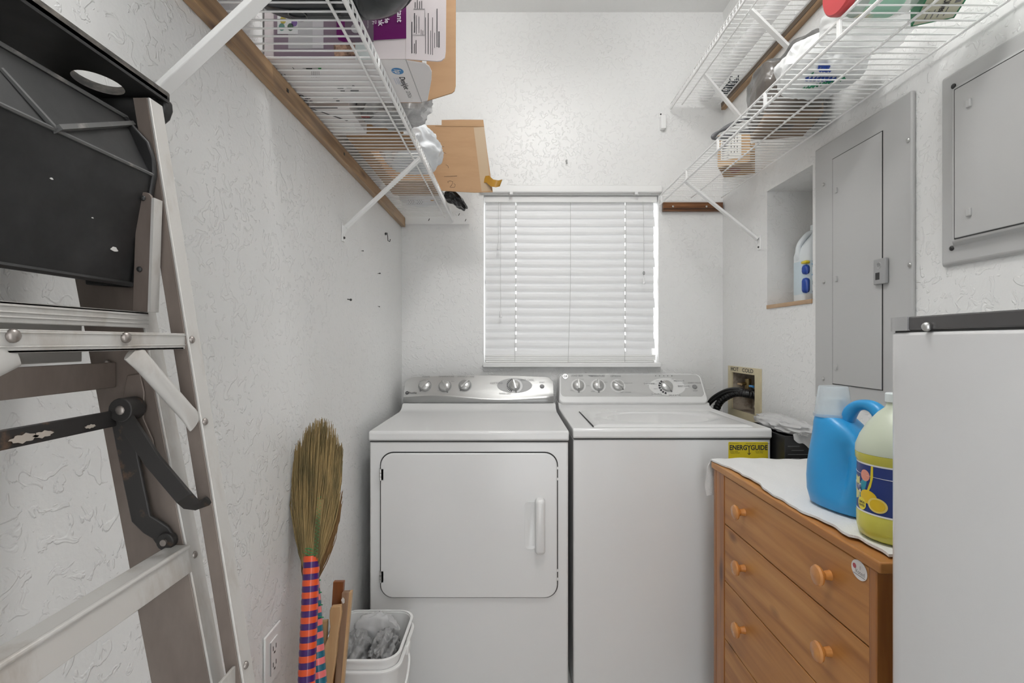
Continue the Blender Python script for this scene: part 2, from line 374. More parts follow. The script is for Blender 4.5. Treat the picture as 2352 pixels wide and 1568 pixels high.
sh_l = wire_shelf('wire_shelf', 'white wire shelf on the left wall holding cartons and plastic bags', (XL, .62, CAMH+.6), XL+.003, -.285, .605, .580, .60, 2.475,
    [-.325], True, [(.757, -.30, .575, XL, .362, .026), (1.626, -.288, .585, XL, .362, .022)])
sh_r = wire_shelf('wire_shelf', 'white wire shelf on the right wall above the grey breaker panels', (XR, .62, CAMH+.7), 1.012, .712, .70, .66, .60, 2.475,
    [.866, 1.012], False, [(2.127, .722, .664, XR, .425, .020)], tie=[1.114, 1.44, 1.77, 2.09, 2.44])
sh_u = wire_shelf('wire_shelf', 'white wire shelf high on the right wall, topmost of the three wire shelves', (XR, .62, CAMH+1.15), 1.020, .768, 1.15, 1.125, 1.0, 2.475,
    [.822, 1.0], True, [(1.763, .822, 1.14, XR, .945, .022), (2.187, .822, 1.14, XR, .905, .022)], wr=.0015)
# white end clip on the back wall under the front of the top shelf
c = P(1522, 272, YB-.01)
q = MB(); q.box(c.x-.012, c.x+.012, YB-.03, YB-.0005, c.z-.055, c.z+.012); q.box(c.x-.016, c.x+.004, YB-.006, YB-.0005, c.z+.008, c.z+.032)
ec = q.build('end_clip', [M_coatw], sh_u, bevel=.004)
MB().ball((c.x-.008, YB-.007, c.z+.022), .004).build('screw', M_dark, ec)
M_strip = wood('cedar_strip', (.20, .115, .055), (.34, .205, .10), (.44, .28, .14), (60, 2.5, 60), knots=(14, 3.2, 14))
M_dkstrip = wood('dark_stained_strip', (.045, .018, .008), (.14, .055, .02), (.26, .11, .04), (4, 60, 45), rough=.35)
M_grstrip = wood('weathered_strip', (.10, .075, .06), (.22, .165, .12), (.30, .22, .15), (70, 2, 70), rough=.6)
o = MB().rbox(XL+.0005, XL+.0195, .60, 2.49, .556, .600).build('wood_ledger_strip', M_strip, bevel=.0015)
tag(o, 'long honey-coloured wood strip on the left wall carrying the back of the wire shelf', 'wood strip')
for px, py in ((669, 219), (797, 359), (879, 448)):
    Y = .510*F/(1176-px); MB().box(XL+.0185, XL+.0205, Y-.005, Y+.005, CAMH+.5755, CAMH+.583).build('screw_hole', M_black, o)
o = MB().rbox(XL+.02, -.206, YB-.022, YB-.0005, .568, .606)
o.v = [p+V(.028*(p.z > CAMH+.58)*(p.x > -.3)*-1, 0, 0) for p in o.v]
o = o.build('shelf_cleat', M_white, bevel=.002); tag(o, 'white painted board on the back wall under the end of the left wire shelf', 'cleat')
for px, py in ((984, 507), (1053, 495), (1068, 508)): p = P(px, py, YB-.0225); MB().tube([p, p+V(.006, -.004, .010)], .0016, 5).build('bent_nail', M_dark, o)
o = MB().rbox(.7315, 1.022, YB-.022, YB-.0005, .631, .674).build('shelf_cleat', M_dkstrip, bevel=.002)
tag(o, 'short dark brown stained board on the back wall right of the window blind', 'cleat')
for px in (1546, 1623): MB().ball(P(px, 474, YB-.0225), (.005, .003, .005)).build('screw', M_steel, o)
MB().rbox(.732, 1.021, YB-.0232, YB-.0215, .641, .643).build('groove', M_black, o)
o = MB().rbox(XR-.021, XR-.0005, 1.0, 2.47, 1.129, 1.1485)
o = o.build('wood_ledger_strip', M_grstrip, bevel=.0015); tag(o, 'weathered grey-brown wood strip on the right wall under the highest wire shelf', 'wood strip')
MB().rbox(XR-.020, XR-.0005, 1.0, 2.47, 1.116, 1.1275).build('lower_lip', M_strip, o, bevel=.001)
# ---------------------------------------------------------------- little things on the walls
def nail(px, py, lab, d=(.012, -.003, -.002), r=.0018):
    Y = -XL*F/(1176-px); p = P(px, py, Y); p.x = XL
    q = MB().tube([p, p+Vector(d)], r, 6); q.ball(p+Vector(d), r*2.3, 8, 6)
    tag(q.build('wall_nail', M_dark), lab, 'nail', 'nails in the left wall')
nail(798, 687, 'black nail in the left wall, lowest and nearest of the little nails there')
nail(868, 628, 'small nail in the left wall below the black hook', (.009, -.004, 0), .0013)
nail(868, 703, 'tiny nail in the left wall straight below another nail, nearest the corner', (.006, 0, -.002), .001)
nail(830, 576, 'tiny nail in the left wall below the foot of the shelf bracket', (.006, 0, 0), .001)
Y = -XL*F/(1176-884); p = P(884, 538, Y); p.x = XL
q = MB().tube([p+V(.001, 0, .004), p+V(.010, 0, .006), p+V(.012, 0, -.008), p+V(.012, .004, -.026), p+V(.018, .010, -.029), p+V(.020, .014, -.018)], .0016, 6)
q.ball(p+V(.004, 0, .002), (.004, .008, .006), 8, 6); tag(q.build('wall_hook', M_dark), 'bent black wire hook in the left wall below the wire shelf', 'hook')
p = P(1301, 370, YB)
q = MB().tube([p, p+V(0, -.012, 0)], .0045, 10); q.tube([p+V(0, -.01, 0), p+V(0, -.016, -.016)], .004, 8)
tag(q.build('wall_anchor', mat('grey_plastic', (.4, .4, .4), .5)), 'small grey plastic anchor in the back wall above the blind', 'wall anchor')
o = thing('wall_outlet', 'white duplex power outlet low on the left wall beside the ladder', 'power outlet', (XL, 1.142, CAMH-.70))
MB().rbox(XL+.0003, XL+.006, 1.104, 1.180, -.757, -.640).build('face_plate', M_white, o, bevel=.003)
rc = MB().rbox(XL+.0055, XL+.0085, 1.124, 1.160, -.735, -.662).build('receptacle', M_white, o, bevel=.001)
mb = MB()
for z in (-.681, -.717):
    for dy in (-.007, .007): mb.rbox(XL+.008, XL+.0089, 1.142+dy-.0012, 1.142+dy+.0012, z-.005, z+.005)
    mb.rbox(XL+.008, XL+.0089, 1.139, 1.145, z-.013, z-.009)
mb.build('slot', M_black, rc)
MB().rbox(XL+.0084, XL+.0090, 1.1225, 1.1245, -.735, -.662).build('seam', M_greyink, o)
# ---------------------------------------------------------------- electrical panels
M_panel = mat('grey_panel_enamel', (.47, .47, .465), .38, bump=(6, .03, .003))
bp = thing('breaker_panel', 'tall flat grey breaker panel between the wall recess and the raised panel', 'breaker panel', (XR, 1.51, CAMH+.23))
MB().rbox(XR-.012, XR-.0005, 1.3026, 1.719, -.185, .640).build('cover', M_panel, bp, bevel=.004)
q = MB(); q.rbox(XR-.0135, XR-.0118, 1.403, 1.6225, -.135, .578); q.build('door_gap_shadow', M_gap, bp)
dr = MB().rbox(XR-.0145, XR-.0115, 1.4055, 1.621, -.133, .5765).build('panel_door', M_panel, bp, bevel=.0015)
for py in (437, 640, 843):
    p = onp(1922, py, (XR-.0145, 0, 0), V(-1, 0, 0)); MB().box(XR-.0185, XR-.012, p.y-.004, p.y+.004, p.z-.008, p.z+.008).build('hinge', M_panel, dr, bevel=.001)
p0, p1 = onp(2008, 597, (XR-.02, 0, 0), V(-1, 0, 0)), onp(2036, 650, (XR-.02, 0, 0), V(-1, 0, 0))
la = MB().box(XR-.023, XR-.014, p1.y, p0.y, p1.z, p0.z).build('latch', mat('latch_grey', (.33, .33, .33), .4), dr, bevel=.002)
yc = (p0.y+p1.y)/2; zc = (p0.z+p1.z)/2; dy = p0.y-p1.y; dz = p0.z-p1.z
MB().box(XR-.0236, XR-.02, yc-dy*.02, yc+dy*.30, zc-dz*.32, zc-dz*.04).build('latch_slot', M_black, la)
mb = MB(); B = basis((XR-.0233, yc+dy*.02, zc+dz*.24), (0, -1, 0), (0, 0, 1))
for rr in (.0075, .0085): mb.tube([B @ V(rr*math.cos(t), rr*math.sin(t), 0) for t in [2*PI*i/20 for i in range(20)]], .0005, 4, closed=True)
mb.build('emblem', M_panel, la)
text_mb('GE', (XR-.0233, yc+dy*.02, zc+dz*.24), (0, -1, 0), (0, 0, 1), .010, mi=0).build('lettering', M_greyink, la, smooth=0)
for px, py in ((1891, 424), (1892, 648), (1891, 870), (2086, 322), (2089, 608)):
    p = onp(px, py, (XR-.013, 0, 0), V(-1, 0, 0)); MB().ball(p, (.004, .006, .006)).build('screw', M_steel, bp)
rp = thing('breaker_panel', 'grey raised electrical box with sloping frame edges on the right wall above the fridge', 'breaker panel', (XR, 1.0, CAMH+.4))
y0, y1, z0, z1 = .78, 1.2165, CAMH+.176, CAMH+.622
def loop(i, x): return [(x, y0+i, z0+i), (x, y1-i, z0+i), (x, y1-i, z1-i), (x, y0+i, z1-i)]
q = MB(); q.ring([loop(0, XR-.0005), loop(0, XR-.006), loop(.006, XR-.012), loop(.040, XR-.014), loop(.050, XR-.028), loop(.058, XR-.028)])
q.build('frame', M_panel, rp, bevel=.003)
MB().box(XR-.0292, XR-.0275, y0+.057, y1-.0585, z0+.0545, z1-.0525).build('door_gap_shadow', M_gap, rp)
dr = MB().box(XR-.0305, XR-.0275, y0+.0595, y1-.0605, z0+.0565, z1-.0545).build('panel_door', M_panel, rp, bevel=.0015)
for py in (237, 487):
    p = onp(2226, py, (XR-.031, 0, 0), V(-1, 0, 0)); MB().box(XR-.035, XR-.028, p.y-.006, p.y+.006, p.z-.009, p.z+.009).build('hinge', M_panel, dr, bevel=.002)
for px, py in ((2190, 198), (2186, 570)):
    p = onp(px, py, (XR-.015, 0, 0), V(-1, 0, 0)); MB().ball(p, (.004, .006, .006)).build('screw', M_dark, rp)
# ---------------------------------------------------------------- plumbing box and hoses
M_cream = mat('cream_plastic', (.66, .58, .38), .4, var=((.60, .52, .34), (20, 20, 20), .4, .65))
pb = thing('washer_outlet_box', 'cream plastic washer hookup box in the right wall with HOT and COLD written on it', 'plumbing box', (XR, 2.27, CAMH-.23))
fr = MB(); oy0, oy1, oz0, oz1 = 2.108, 2.425, CAMH-.345, CAMH-.1135
for a in ((oy0, BY0+.002, oz0, oz1), (BY1-.002, oy1, oz0, oz1), (BY0, BY1, oz0, BZ0+.004), (BY0, BY1, BZ1-.002, oz1)):
    fr.box(XR-.006, XR-.0005, *a)
fr.build('frame', M_cream, pb)
inn = MB(); t = .003
inn.box(XR, XR+.085, BY0+.0005, BY0+t, BZ0+.0005, BZ1-.0005); inn.box(XR, XR+.085, BY1-t, BY1-.0005, BZ0+.0005, BZ1-.0005)
inn.box(XR, XR+.085, BY0+.0005, BY1-.0005, BZ0+.0005, BZ0+t); inn.box(XR, XR+.085, BY0+.0005, BY1-.0005, BZ1-t, BZ1-.0005); inn.box(XR+.085, XR+.09, BY0+.0005, BY1-.0005, BZ0+.0005, BZ1-.0005)
inn.build('inner_box', mat('stained_plastic', (.42, .36, .29), .6, var=((.16, .12, .09), (18, 18, 18), .42, .62)), pb)
for s, yy in (('HOT', 2.352), ('COLD', 2.222)):
    text_mb(s, (XR-.0062, yy, CAMH-.1275), (0, -1, .0), (0, 0, 1), .024, wide=1.6, bold=.0003).build('handwriting', M_ink, pb, smooth=0)
for k, (yy, cc) in enumerate(((2.34, (.5, .35, .2)), (2.225, (.05, .25, .55)))):
    q = MB().tube([(XR+.05, yy, CAMH-.17), (XR+.05, yy, CAMH-.215)], .013, 12); q.tube([(XR+.05, yy, CAMH-.19), (XR+.015, yy, CAMH-.195)], .007, 10)
    v = q.build('valve', mat('brass', (.35, .26, .12), .35, metal=.8), pb); MB().tube([(XR+.012, yy-.016, CAMH-.195), (XR+.012, yy+.016, CAMH-.195)], .005, 8).build('valve_handle', mat('handle_%d' % k, cc, .4), v)
q = MB().tube([(XR+.055, 2.20, CAMH-.31), (XR+.045, 2.20, CAMH-.285), (XR+.03, 2.195, CAMH-.27)], [.022, .026, .024], 14); q.build('drain_standpipe', mat('old_white_plastic', (.6, .52, .4), .5), pb)
M_hose = mat('black_rubber', (.010, .010, .011), .32)
path = [P(1642, 948, 2.41), P(1655, 921, 2.37), P(1680, 905, 2.31), P(1700, 902, 2.26), P(1722, 906, 2.20), V(XR+.02, 2.20, CAMH-.235), V(XR+.035, 2.20, CAMH-.265)]
def smoothpath(pts, n):
    out = []
    for i in range(len(pts)-1):
        a, b_, c_, d_ = pts[max(i-1, 0)], pts[i], pts[i+1], pts[min(i+2, len(pts)-1)]
        for k in range(n):
            t = k/n; out.append(.5*((2*b_)+(-a+c_)*t+(2*a-5*b_+4*c_-d_)*t*t+(-a+3*b_-3*c_+d_)*t**3))
    return out+[pts[-1]]
pts = smoothpath(path, 14)
hs = MB().tube(pts, [.0175 if i % 3 else .0125 for i in range(len(pts))], 12).build('drain_hose', M_hose, smooth=60)
tag(hs, 'black corrugated drain hose arching from behind the washer into the cream box', 'hose')
for lab, dz, xx in (('upper smooth black rubber supply hose above the corrugated hose', 0, 0),
                    ('lower smooth black rubber supply hose just above the corrugated hose', -.010, .004)):
    pts = smoothpath([P(1620, 950, 2.43), P(1632, 918+(-dz*700), 2.40), P(1665, 897+(-dz*500), 2.33), P(1695, 893-dz*400, 2.26), V(XR+.005, 2.235-xx*8, CAMH-.222+dz*.3), V(XR+.045, 2.225 if dz == 0 else 2.30, CAMH-.208)], 8)
    tag(MB().tube(pts, .0075, 10).build('supply_hose', M_hose), lab, 'hose')
# ---------------------------------------------------------------- dryer and washer
YF = 1.755                                     # front of both machines
M_console = mat('brushed_silver_plastic', (.55, .55, .54), .28, metal=.55)
M_wconsole = mat('satin_grey_panel', (.50, .50, .49), .38)
M_knob = mat('silver_knob', (.52, .52, .51), .25, metal=.6)
M_lip = mat('console_lip', (.30, .30, .295), .3, metal=.5)
def knob(px, py, ang, r, o_, n_, par, ringcol, ringr):
    c = onp(px, py, o_, n_); u = V(0, 0, 1)-n_*n_.z; B = basis(c, n_.cross(u)*-1, u)
    k = MB().lathe([(r, 0), (r, .008), (r*.9, .014), (r*.55, .0185), (0, .019)], 28)
    g = MB(); g.prism([(-r*.26, -r*1.05), (r*.26, -r*1.05), (r*.20, r*1.08), (-r*.20, r*1.08)], (0, 0, .022), 0)
    g.v = [V(p.x*(.75 if p.z > .01 else 1), p.y*(.86 if p.z > .01 else 1), p.z) for p in g.v]
    g.T(Matrix.Rotation(math.radians(ang), 4, 'Z')); k.join(g); k.T(B)
    q = MB(); patch(q, disc(ringr), c, n_.cross(u)*-1, u, .0007); 
    kb = k.build('knob', M_knob, par, bevel=.0012)
    q.build('dial_ring', ringcol, kb, smooth=0)
    a = math.radians(ang+180); m = MB(); patch(m, disc(r*.16), c+n_*.0003+(n_.cross(u)*-1)*(-math.sin(a)*r*1.25)+u.normalized()*(math.cos(a)*r*1.25), n_.cross(u)*-1, u, .0008)
    m.build('pointer_mark', M_greyink, kb, smooth=0)
    return kb
def put_text(s, px, py, o_, n_, h, par, wide=1., bold=0., m=None, name='lettering', shear=0.):
    c = onp(px, py, o_, n_); u = V(0, 0, 1)-n_*n_.z
    text_mb(s, c+n_*.0009, n_.cross(u)*-1, u, h, wide, bold, shear=shear).build(name, m or M_greyink, par, smooth=0)
def top_shape(mb, x0, x1, zt, lipz, yf, yb_, edge):   # slab top with a rise at the back up to the console
    pr = [(yf+.006, lipz), (yf, lipz+.004), (yf, zt-.006), (yf+.006, zt), (yf+.47, zt+.002), (yf+.51, zt+.010), (yf+.535, zt+.026), (yf+.545, edge), (yb_, edge), (yb_, lipz)]
    mb.prism([(x0, y, CAMH+z) for y, z in pr], (x1-x0, 0, 0))
# dryer
DX0, DX1 = -.491, .1955
dry = thing('clothes_dryer', 'white front-loading dryer with a wide square door and arched silver control panel', 'dryer', ((DX0+DX1)/2, 2.1, 0))
MB().box(DX0+.002, DX1-.002, YF+.004, 2.44, .02, CAMH-.343).build('body', M_enamel, dry, bevel=.006)
mb = MB(); top_shape(mb, DX0, DX1, -.307, -.3415, YF-.002, 2.44, -.277); mb.build('top', M_enamel, dry, bevel=.005, seg=3)
MB().rbox(DX0+.004, DX1-.004, YF+.002, YF+.02, -.3445, -.341).build('seam', M_gap, dry)
for x in (DX0+.06, DX1-.06):
    for y in (YF+.06, 2.38): MB().lathe([(.02, 0), (.02, .012), (.012, .021), (0, .021)], 14).T(Matrix.Translation((x, y, 0))).build('foot', M_black, dry)
# door: rounded rectangle
dc = V(-.1475, YF, CAMH-.629); dw, dh = .604, .494
def front_plate(mb, w, h, r, c, y0_, y1_, mi=0):
    mb.prism([(c.x+a, y0_, c.z+b_) for a, b_ in rrect(w, h, r, 8)], (0, y1_-y0_, 0), mi)
q = MB(); front_plate(q, dw+.007, dh+.007, .046, dc, YF+.002, YF+.006); q.build('door_gap_shadow', M_gap, dry, smooth=0)
q = MB(); front_plate(q, dw, dh, .044, dc, YF-.006, YF+.005); dd = q.build('dryer_door', M_enamel, dry, bevel=.004, seg=3)
# handle: raised grip beside a scooped hollow
p0, p1 = P(1229, 1143, YF-.01), P(1252, 1271, YF-.01); hc = (p0+p1)/2
lo = [[V(hc.x+a, YF-.006-d, hc.z+b_) for a, b_ in rrect(.034*s_, .190*s2, .012*s_, 6)] for d, s_, s2 in ((0, 1, 1), (.014, .98, .985), (.022, .86, .94), (.025, .6, .86))]
q = MB().ring(lo); q.build('door_handle', M_enamel, dd, smooth=60)
p0, p1 = P(1207, 1152, YF-.01), P(1231, 1262, YF-.01); hc = (p0+p1)/2
o_ = rrect(.040, .162, .014, 6); i_ = rrect(.036, .158, .013, 6)
q = MB().ring([[V(hc.x+a, YF-.0062, hc.z+b_) for a, b_ in o_], [V(hc.x+a, YF-.0085, hc.z+b_) for a, b_ in o_], [V(hc.x+a, YF-.0085, hc.z+b_) for a, b_ in i_], [V(hc.x+a+.008, YF-.0065, hc.z+b_*.9) for a, b_ in i_]])
q.build('handle_scoop', M_enamel, dd, smooth=50)
for py in (1090, 1325):
    p = P(874, py, YF-.008); q = MB()
    for k in range(3): q.tube([p+V(0, 0, -.019+k*.0128), p+V(0, 0, -.0075+k*.0128)], .0036, 10)
    q.box(p.x-.003, p.x+.009, YF-.006, YF+.003, p.z-.019, p.z+.019); q.build('door_hinge', M_steel, dd)
for py in (1075, 1100, 1310, 1330):
    p = P(1280, py, YF-.002); MB().box(p.x-.002, p.x+.003, YF-.003, YF+.004, p.z-.004, p.z+.004).build('latch_tab', M_white, dry, bevel=.001)
# console: arched top, sloping face, wavy lower lip
o_ = V(0, 2.302, CAMH-.262); n_ = V(0, -.84, .54).normalized(); up = V(0, .54, .84)
c0, c1 = DX0+.002, DX1-.008; W = c1-c0; NN = 40
def arch(t): return .118+.011*math.sin(PI*min(max(t*.96+.02, 0), 1))-(.022*max(0, (.05-t)/.05)**2)-(.020*max(0, (t-.96)/.04)**2)
def wavy(t): return .029+.009*math.cos((t-.2)*2*PI*1.1)
vs = MB(); fa = []
for i in range(NN+1):
    t = i/NN; x = c0+W*t; wv = wavy(t); bul = .010
    e = .007*(max(0, (.04-t)/.04)+max(0, (t-.97)/.03))
    rows = [V(x, o_.y+.012, o_.z-.0145), V(x, o_.y-.003+e, o_.z-.013), V(x, o_.y-.005+e, o_.z-.004), V(x, o_.y-.011+e+.35*wv, o_.z+wv-.0195),
            V(x, o_.y-.009+e+.45*wv, o_.z+wv-.0145), V(x, o_.y, o_.z)+up*.036+n_*.004, V(x, o_.y, o_.z)+up*.08+n_*.003, V(x, o_.y, o_.z)+up*(arch(t)-.004)+n_*.0,
            V(x, o_.y, o_.z)+up*arch(t)-n_*.006, V(x, 2.44, o_.z+arch(t)*.80-.004), V(x, 2.44, o_.z-.0145)]
    fa.append(rows)
q = MB(); R_ = len(fa[0]); vs = [p for rws in fa for p in rws]; fs = []
for i in range(NN):
    for j in range(R_): fs.append((i*R_+j, i*R_+(j+1) % R_, (i+1)*R_+(j+1) % R_, (i+1)*R_+j))
fs += [tuple(range(R_)), tuple(range(NN*R_, NN*R_+R_))]
q.add(vs, fs); q.m = [1 if f < NN*R_ and f % R_ in (1, 2) else 0 for f in range(len(fs))]; con = q.build('control_panel', [M_console, M_lip], dry, smooth=40)
fo = o_+n_*.0042+up*.04
for px, py, an in ((976, 886, -40), (1022, 887, 28), (1068, 885, -42)): knob(px, py, an, .0265, fo, n_, con, mat('dial_grey', (.36, .36, .36), .4), .031)
el = MB(); c = onp(1182, 885, fo, n_); patch(el, disc(.080, .038), c, (1, 0, 0), up, .0004); el.build('dial_face', mat('dial_light_grey', (.40, .40, .40), .4), con, smooth=0)
kb = knob(1182, 886, 14, .0255, fo, n_, con, mat('dial_pale', (.72, .72, .72), .4), .036)
mb = MB(); B = basis(c, (1, 0, 0), up)
for k in range(11):
    a = math.radians(112+k*13); q = MB(); q.prism([(r*math.cos(a+d), r*math.sin(a+d), .0012) for r, d in ((.028, -.07), (.0365, -.07), (.0365, .07), (.028, .07))], (0, 0, .0003)); q.T(B); mb.join(q)
mb.build('dial_marks', M_ink, con, smooth=0)
for s, px, py, h in (('SIGNAL', 979, 865, .011), ('TEMPERATURE', 1025, 865, .011), ('WRINKLE CARE', 1070, 865, .011), ('COTTONS', 1140, 880, .012), ('EASY CARE', 1211, 872, .012), ('TIMED DRY', 1160, 904, .011), ('START', 1245, 878, .009), ('OFF', 966, 876, .006), ('HIGH', 1040, 876, .006), ('LOW', 1008, 897, .006)):
    put_text(s, px, py, fo, n_, h, con)
q = MB(); c = onp(1245, 887, fo, n_); B = basis(c, (1, 0, 0), up); q.lathe([(.0105, -.002), (.0105, .001), (.009, .003), (.007, .0025), (0, .0025)], 20).T(B); q.build('start_button', mat('button_grey', (.20, .20, .20), .35), con)
q = MB(); patch(q, disc(.008), onp(935, 902, fo, n_), (1, 0, 0), up, .0012); q.build('emblem', M_ink, con, smooth=0)
put_text('Profile', 947, 902.5, fo, n_, .015, con, m=M_ink, shear=.25)
put_text('GE', 935, 902, fo+n_*.0008, n_, .008, con, m=M_wconsole)
# washer
X0, X1 = .209, .891
wash = thing('washing_machine', 'white top-loading washer with a grey control panel and a yellow sticker', 'washing machine', ((X0+X1)/2, 2.1, 0))
MB().box(X0+.002, X1-.002, YF+.004, 2.44, .02, CAMH-.334).build('body', M_enamel, wash, bevel=.006)
# top with a dished lid
ZT = -.298
q = MB(); pr = [(YF+.004, -.333), (YF-.002, -.329), (YF-.002, ZT-.006), (YF+.004, ZT), (YF+.52, ZT+.002), (YF+.55, ZT+.012), (YF+.555, -.276), (2.44, -.276), (2.44, -.333)]
q.prism([(X0, y, CAMH+z) for y, z in pr], (X1-X0, 0, 0)); q.build('top', M_enamel, wash, bevel=.006, seg=3)
MB().rbox(X0+.004, X1-.004, YF+.002, YF+.02, -.3365, -.3325).build('seam', M_gap, wash)
lx0, lx1, ly0, ly1 = .285, .842, YF+.018, YF+.40
def lid(u, v):
    x = lx0+(lx1-lx0)*u; y = ly0+(ly1-ly0)*v; e = min(u, 1-u, v, 1-v)
    d = max(0, 1-((u-.5)/.42)**2-((v-.55)/.42)**2)
    return V(x, y, CAMH+ZT+.0055-.010*min(1, d*2.2)+(.0025 if e > .03 else 0)-(.005 if e < .004 else 0))
li = MB().grid(lid, 56, 40).build('lid', M_enamel, wash, smooth=60)
q = MB(); q.rbox(lx0-.004, lx0-.0005, ly0+.01, ly1-.005, ZT-.001, ZT+.0045); q.build('lid_gap_shadow', M_gap, wash)
for x in (X0+.06, X1-.06):
    for y in (YF+.06, 2.38): MB().lathe([(.02, 0), (.02, .012), (.012, .021), (0, .021)], 14).T(Matrix.Translation((x, y, 0))).build('foot', M_black, wash)
o_ = V(0, 2.300, CAMH-.276); n_ = V(0, -.845, .535).normalized(); up = V(0, .535, .845)
c0, c1 = X0+.0, X1-.006
sec = lambda h, dz, d: [(c0+h, o_.y+.535*dz-d*.845, o_.z+.845*dz+d*.535), (c1-h, o_.y+.535*dz-d*.845, o_.z+.845*dz+d*.535)]
lo = []
out = [(c0, 0), (c1, 0)]; ol = rrect(c1-c0, .150, .022, 6); 
def shape(inset, d): return [V((c0+c1)/2+a*(1-inset/.34)-.0*b_+(-.010*(b_+.075)/.15*(1 if a > 0 else -1)), o_.y+.535*(b_*(1-inset/.075)+.072)-d*.845, o_.z+.845*(b_*(1-inset/.075)+.072)+d*.535) for a, b_ in ol]
def shape0():                                   # the console's back outline, against the rear
    return [V(p.x, 2.44, p.z) for p in shape(.0, 0)]
q = MB().ring([shape0(), shape(0, -.012), shape(.0015, 0), shape(.004, .004)]); con = q.build('control_panel', M_enamel, wash, bevel=.002, smooth=40)
fo = o_+n_*.0045+up*.07
pc = onp(1450, 885, fo, n_); pw = .652; ph = .112
poly = [(a-(.006*(b_+ph/2)/ph*(1 if a > 0 else -1)), b_) for a, b_ in rrect(pw, ph, .020, 6)]
q = MB(); patch(q, [(a*1.006, b_*1.02) for a, b_ in poly], pc, (1, 0, 0), up, .0003); q.build('panel_border', M_coatw, con, smooth=0)
q = MB(); patch(q, poly, pc, (1, 0, 0), up, .0007); fp = q.build('panel_face', M_wconsole, con, smooth=0)
fo = fo+n_*.0008
M_pale = mat('pale_dial', (.70, .70, .69), .4)
for px, an in ((1328.5, 0), (1374, 0), (1419, 55)): knob(px, 885.5, an, .0255, fo, n_, con, M_pale, .034)
q = MB(); c = onp(1532, 888, fo, n_); patch(q, disc(.083, .045), c, (1, 0, 0), up, .0004); q.build('dial_face', M_pale, con, smooth=0)
knob(1531, 887, 40, .0265, fo, n_, con, M_pale, .036)
mb = MB(); B = basis(c, (1, 0, 0), up)
for k in range(7):
    a = math.radians(130+k*20); q = MB(); q.prism([(r*math.cos(a+d), r*math.sin(a+d), .0012) for r, d in ((.030, -.12), (.0395, -.12), (.0395, .12), (.030, .12))], (0, 0, .0003)); q.T(B); mb.join(q)
mb.build('dial_marks', M_ink, con, smooth=0)
tagm = MB(); labs = (('COTTONS', 1491, 881), ('PREWASH', 1559, 875), ('EASY CARE', 1570, 887), ('CASUALS', 1508, 905), ('DELICATES', 1549, 908))
for s, px, py in labs:
    patch(tagm, rrect(.046 if len(s) > 7 else .040, .0125, .003, 3), onp(px, py, fo, n_), (1, 0, 0), up, .0008)
tagm.build('dial_tabs', M_pale, con, smooth=0)
for s, px, py in labs: put_text(s, px, py, fo+n_*.0004, n_, .0105, con, m=M_ink)
for s, px, py, h in (('LOAD SIZE', 1325, 863, .0115), ('TEMPERATURE', 1370, 863.5, .0115), ('OPTIONS', 1414, 864, .0115), ('START / PAUSE', 1595, 879.5, .009), ('STOP', 1597, 897.5, .009), ('LARGE', 1337, 871, .006), ('SMALL', 1314, 897, .006), ('SUPER', 1350, 886, .006), ('COLD', 1391, 878, .006), ('WARM', 1362, 899, .006), ('SECOND RINSE', 1442, 880, .006), ('FABRIC SOFTENER', 1437, 901, .006), ('LIGHT', 1510, 875, .006), ('NORMAL', 1502, 882, .006), ('HEAVY', 1506, 893, .006), ('SPIN', 1545, 871, .006)):
    put_text(s, px, py, fo, n_, h, con, bold=.0002 if h > .01 else 0, m=M_greyink)
for px in (1506, 1515, 1524.5, 1533.5, 1543):
    q = MB(); patch(q, disc(.002), onp(px, 863, fo, n_), (1, 0, 0), up, .0006); q.build('indicator', M_ink, con, smooth=0)
q = MB(); c = onp(1595.5, 888, fo, n_); B = basis(c, (1, 0, 0), up); q.lathe([(.0115, -.002), (.0115, .001), (.009, .004), (0, .0045)], 20).T(B); q.build('start_button', mat('button_mid_grey', (.25, .25, .25), .35), con)
q = MB(); c = onp(1298.5, 864.5, fo, n_); B = basis(c, (1, 0, 0), up); q.lathe([(.0145, -.001), (.0145, .001), (.0125, .0025), (0, .0025)], 24).T(B); em = q.build('emblem', mat('bright_chrome', (.75, .75, .74), .15, metal=.8), con)
put_text('GE', 1298.5, 864, fo+n_*.0022, n_, .015, em, m=M_ink)
# yellow energy sticker
p0, p1 = P(1674, 1015, YF), P(1765, 1070, YF)
q = MB(); cx, cz = (p0.x+p1.x)/2, (p0.z+p1.z)/2
patch(q, rrect(p1.x-p0.x, p0.z-p1.z, .003, 3), (cx, YF+.004, cz), (1, 0, 0), (0, 0, 1), .0009)
st = q.build('energy_sticker', mat('yellow_sticker', (.72, .58, .02), .45), wash, smooth=0)
c = P(1719, 1028, YF+.003); text_mb('ENERGYGUIDE', c, (1, 0, 0), (0, 0, 1), .0232, wide=.845, bold=.0007).build('lettering', M_ink, st, smooth=0)
q = MB(); c = P(1720.5, 1037, YF+.003); B = basis(c, (1, 0, 0), (0, 0, 1))
for poly in ([(-.0012, .008), (.0012, .008), (.0012, -.008), (-.0012, -.008)], [(-.0065, -.004), (0, -.0115), (.0065, -.004), (.0052, -.0035), (0, -.0085), (-.0052, -.0035)]): patch(q, poly, c, (1, 0, 0), (0, 0, 1), .0006)
q.build('arrow', M_ink, st, smooth=0)
for s, px, py in (('Clothes Washer', 1686, 1036), ('Capacity: Standard', 1688, 1039.5), ('General Electric', 1744, 1036), ('Models WPSE', 1744, 1039.5), ('U.S. Government', 1686, 1017.7), ('Federal law prohibits removal before purchase', 1740, 1018)):
    text_mb(s, P(px, py, YF+.003), (1, 0, 0), (0, 0, 1), .0048, wide=.9).build('fine_print', M_ink, st, smooth=0)
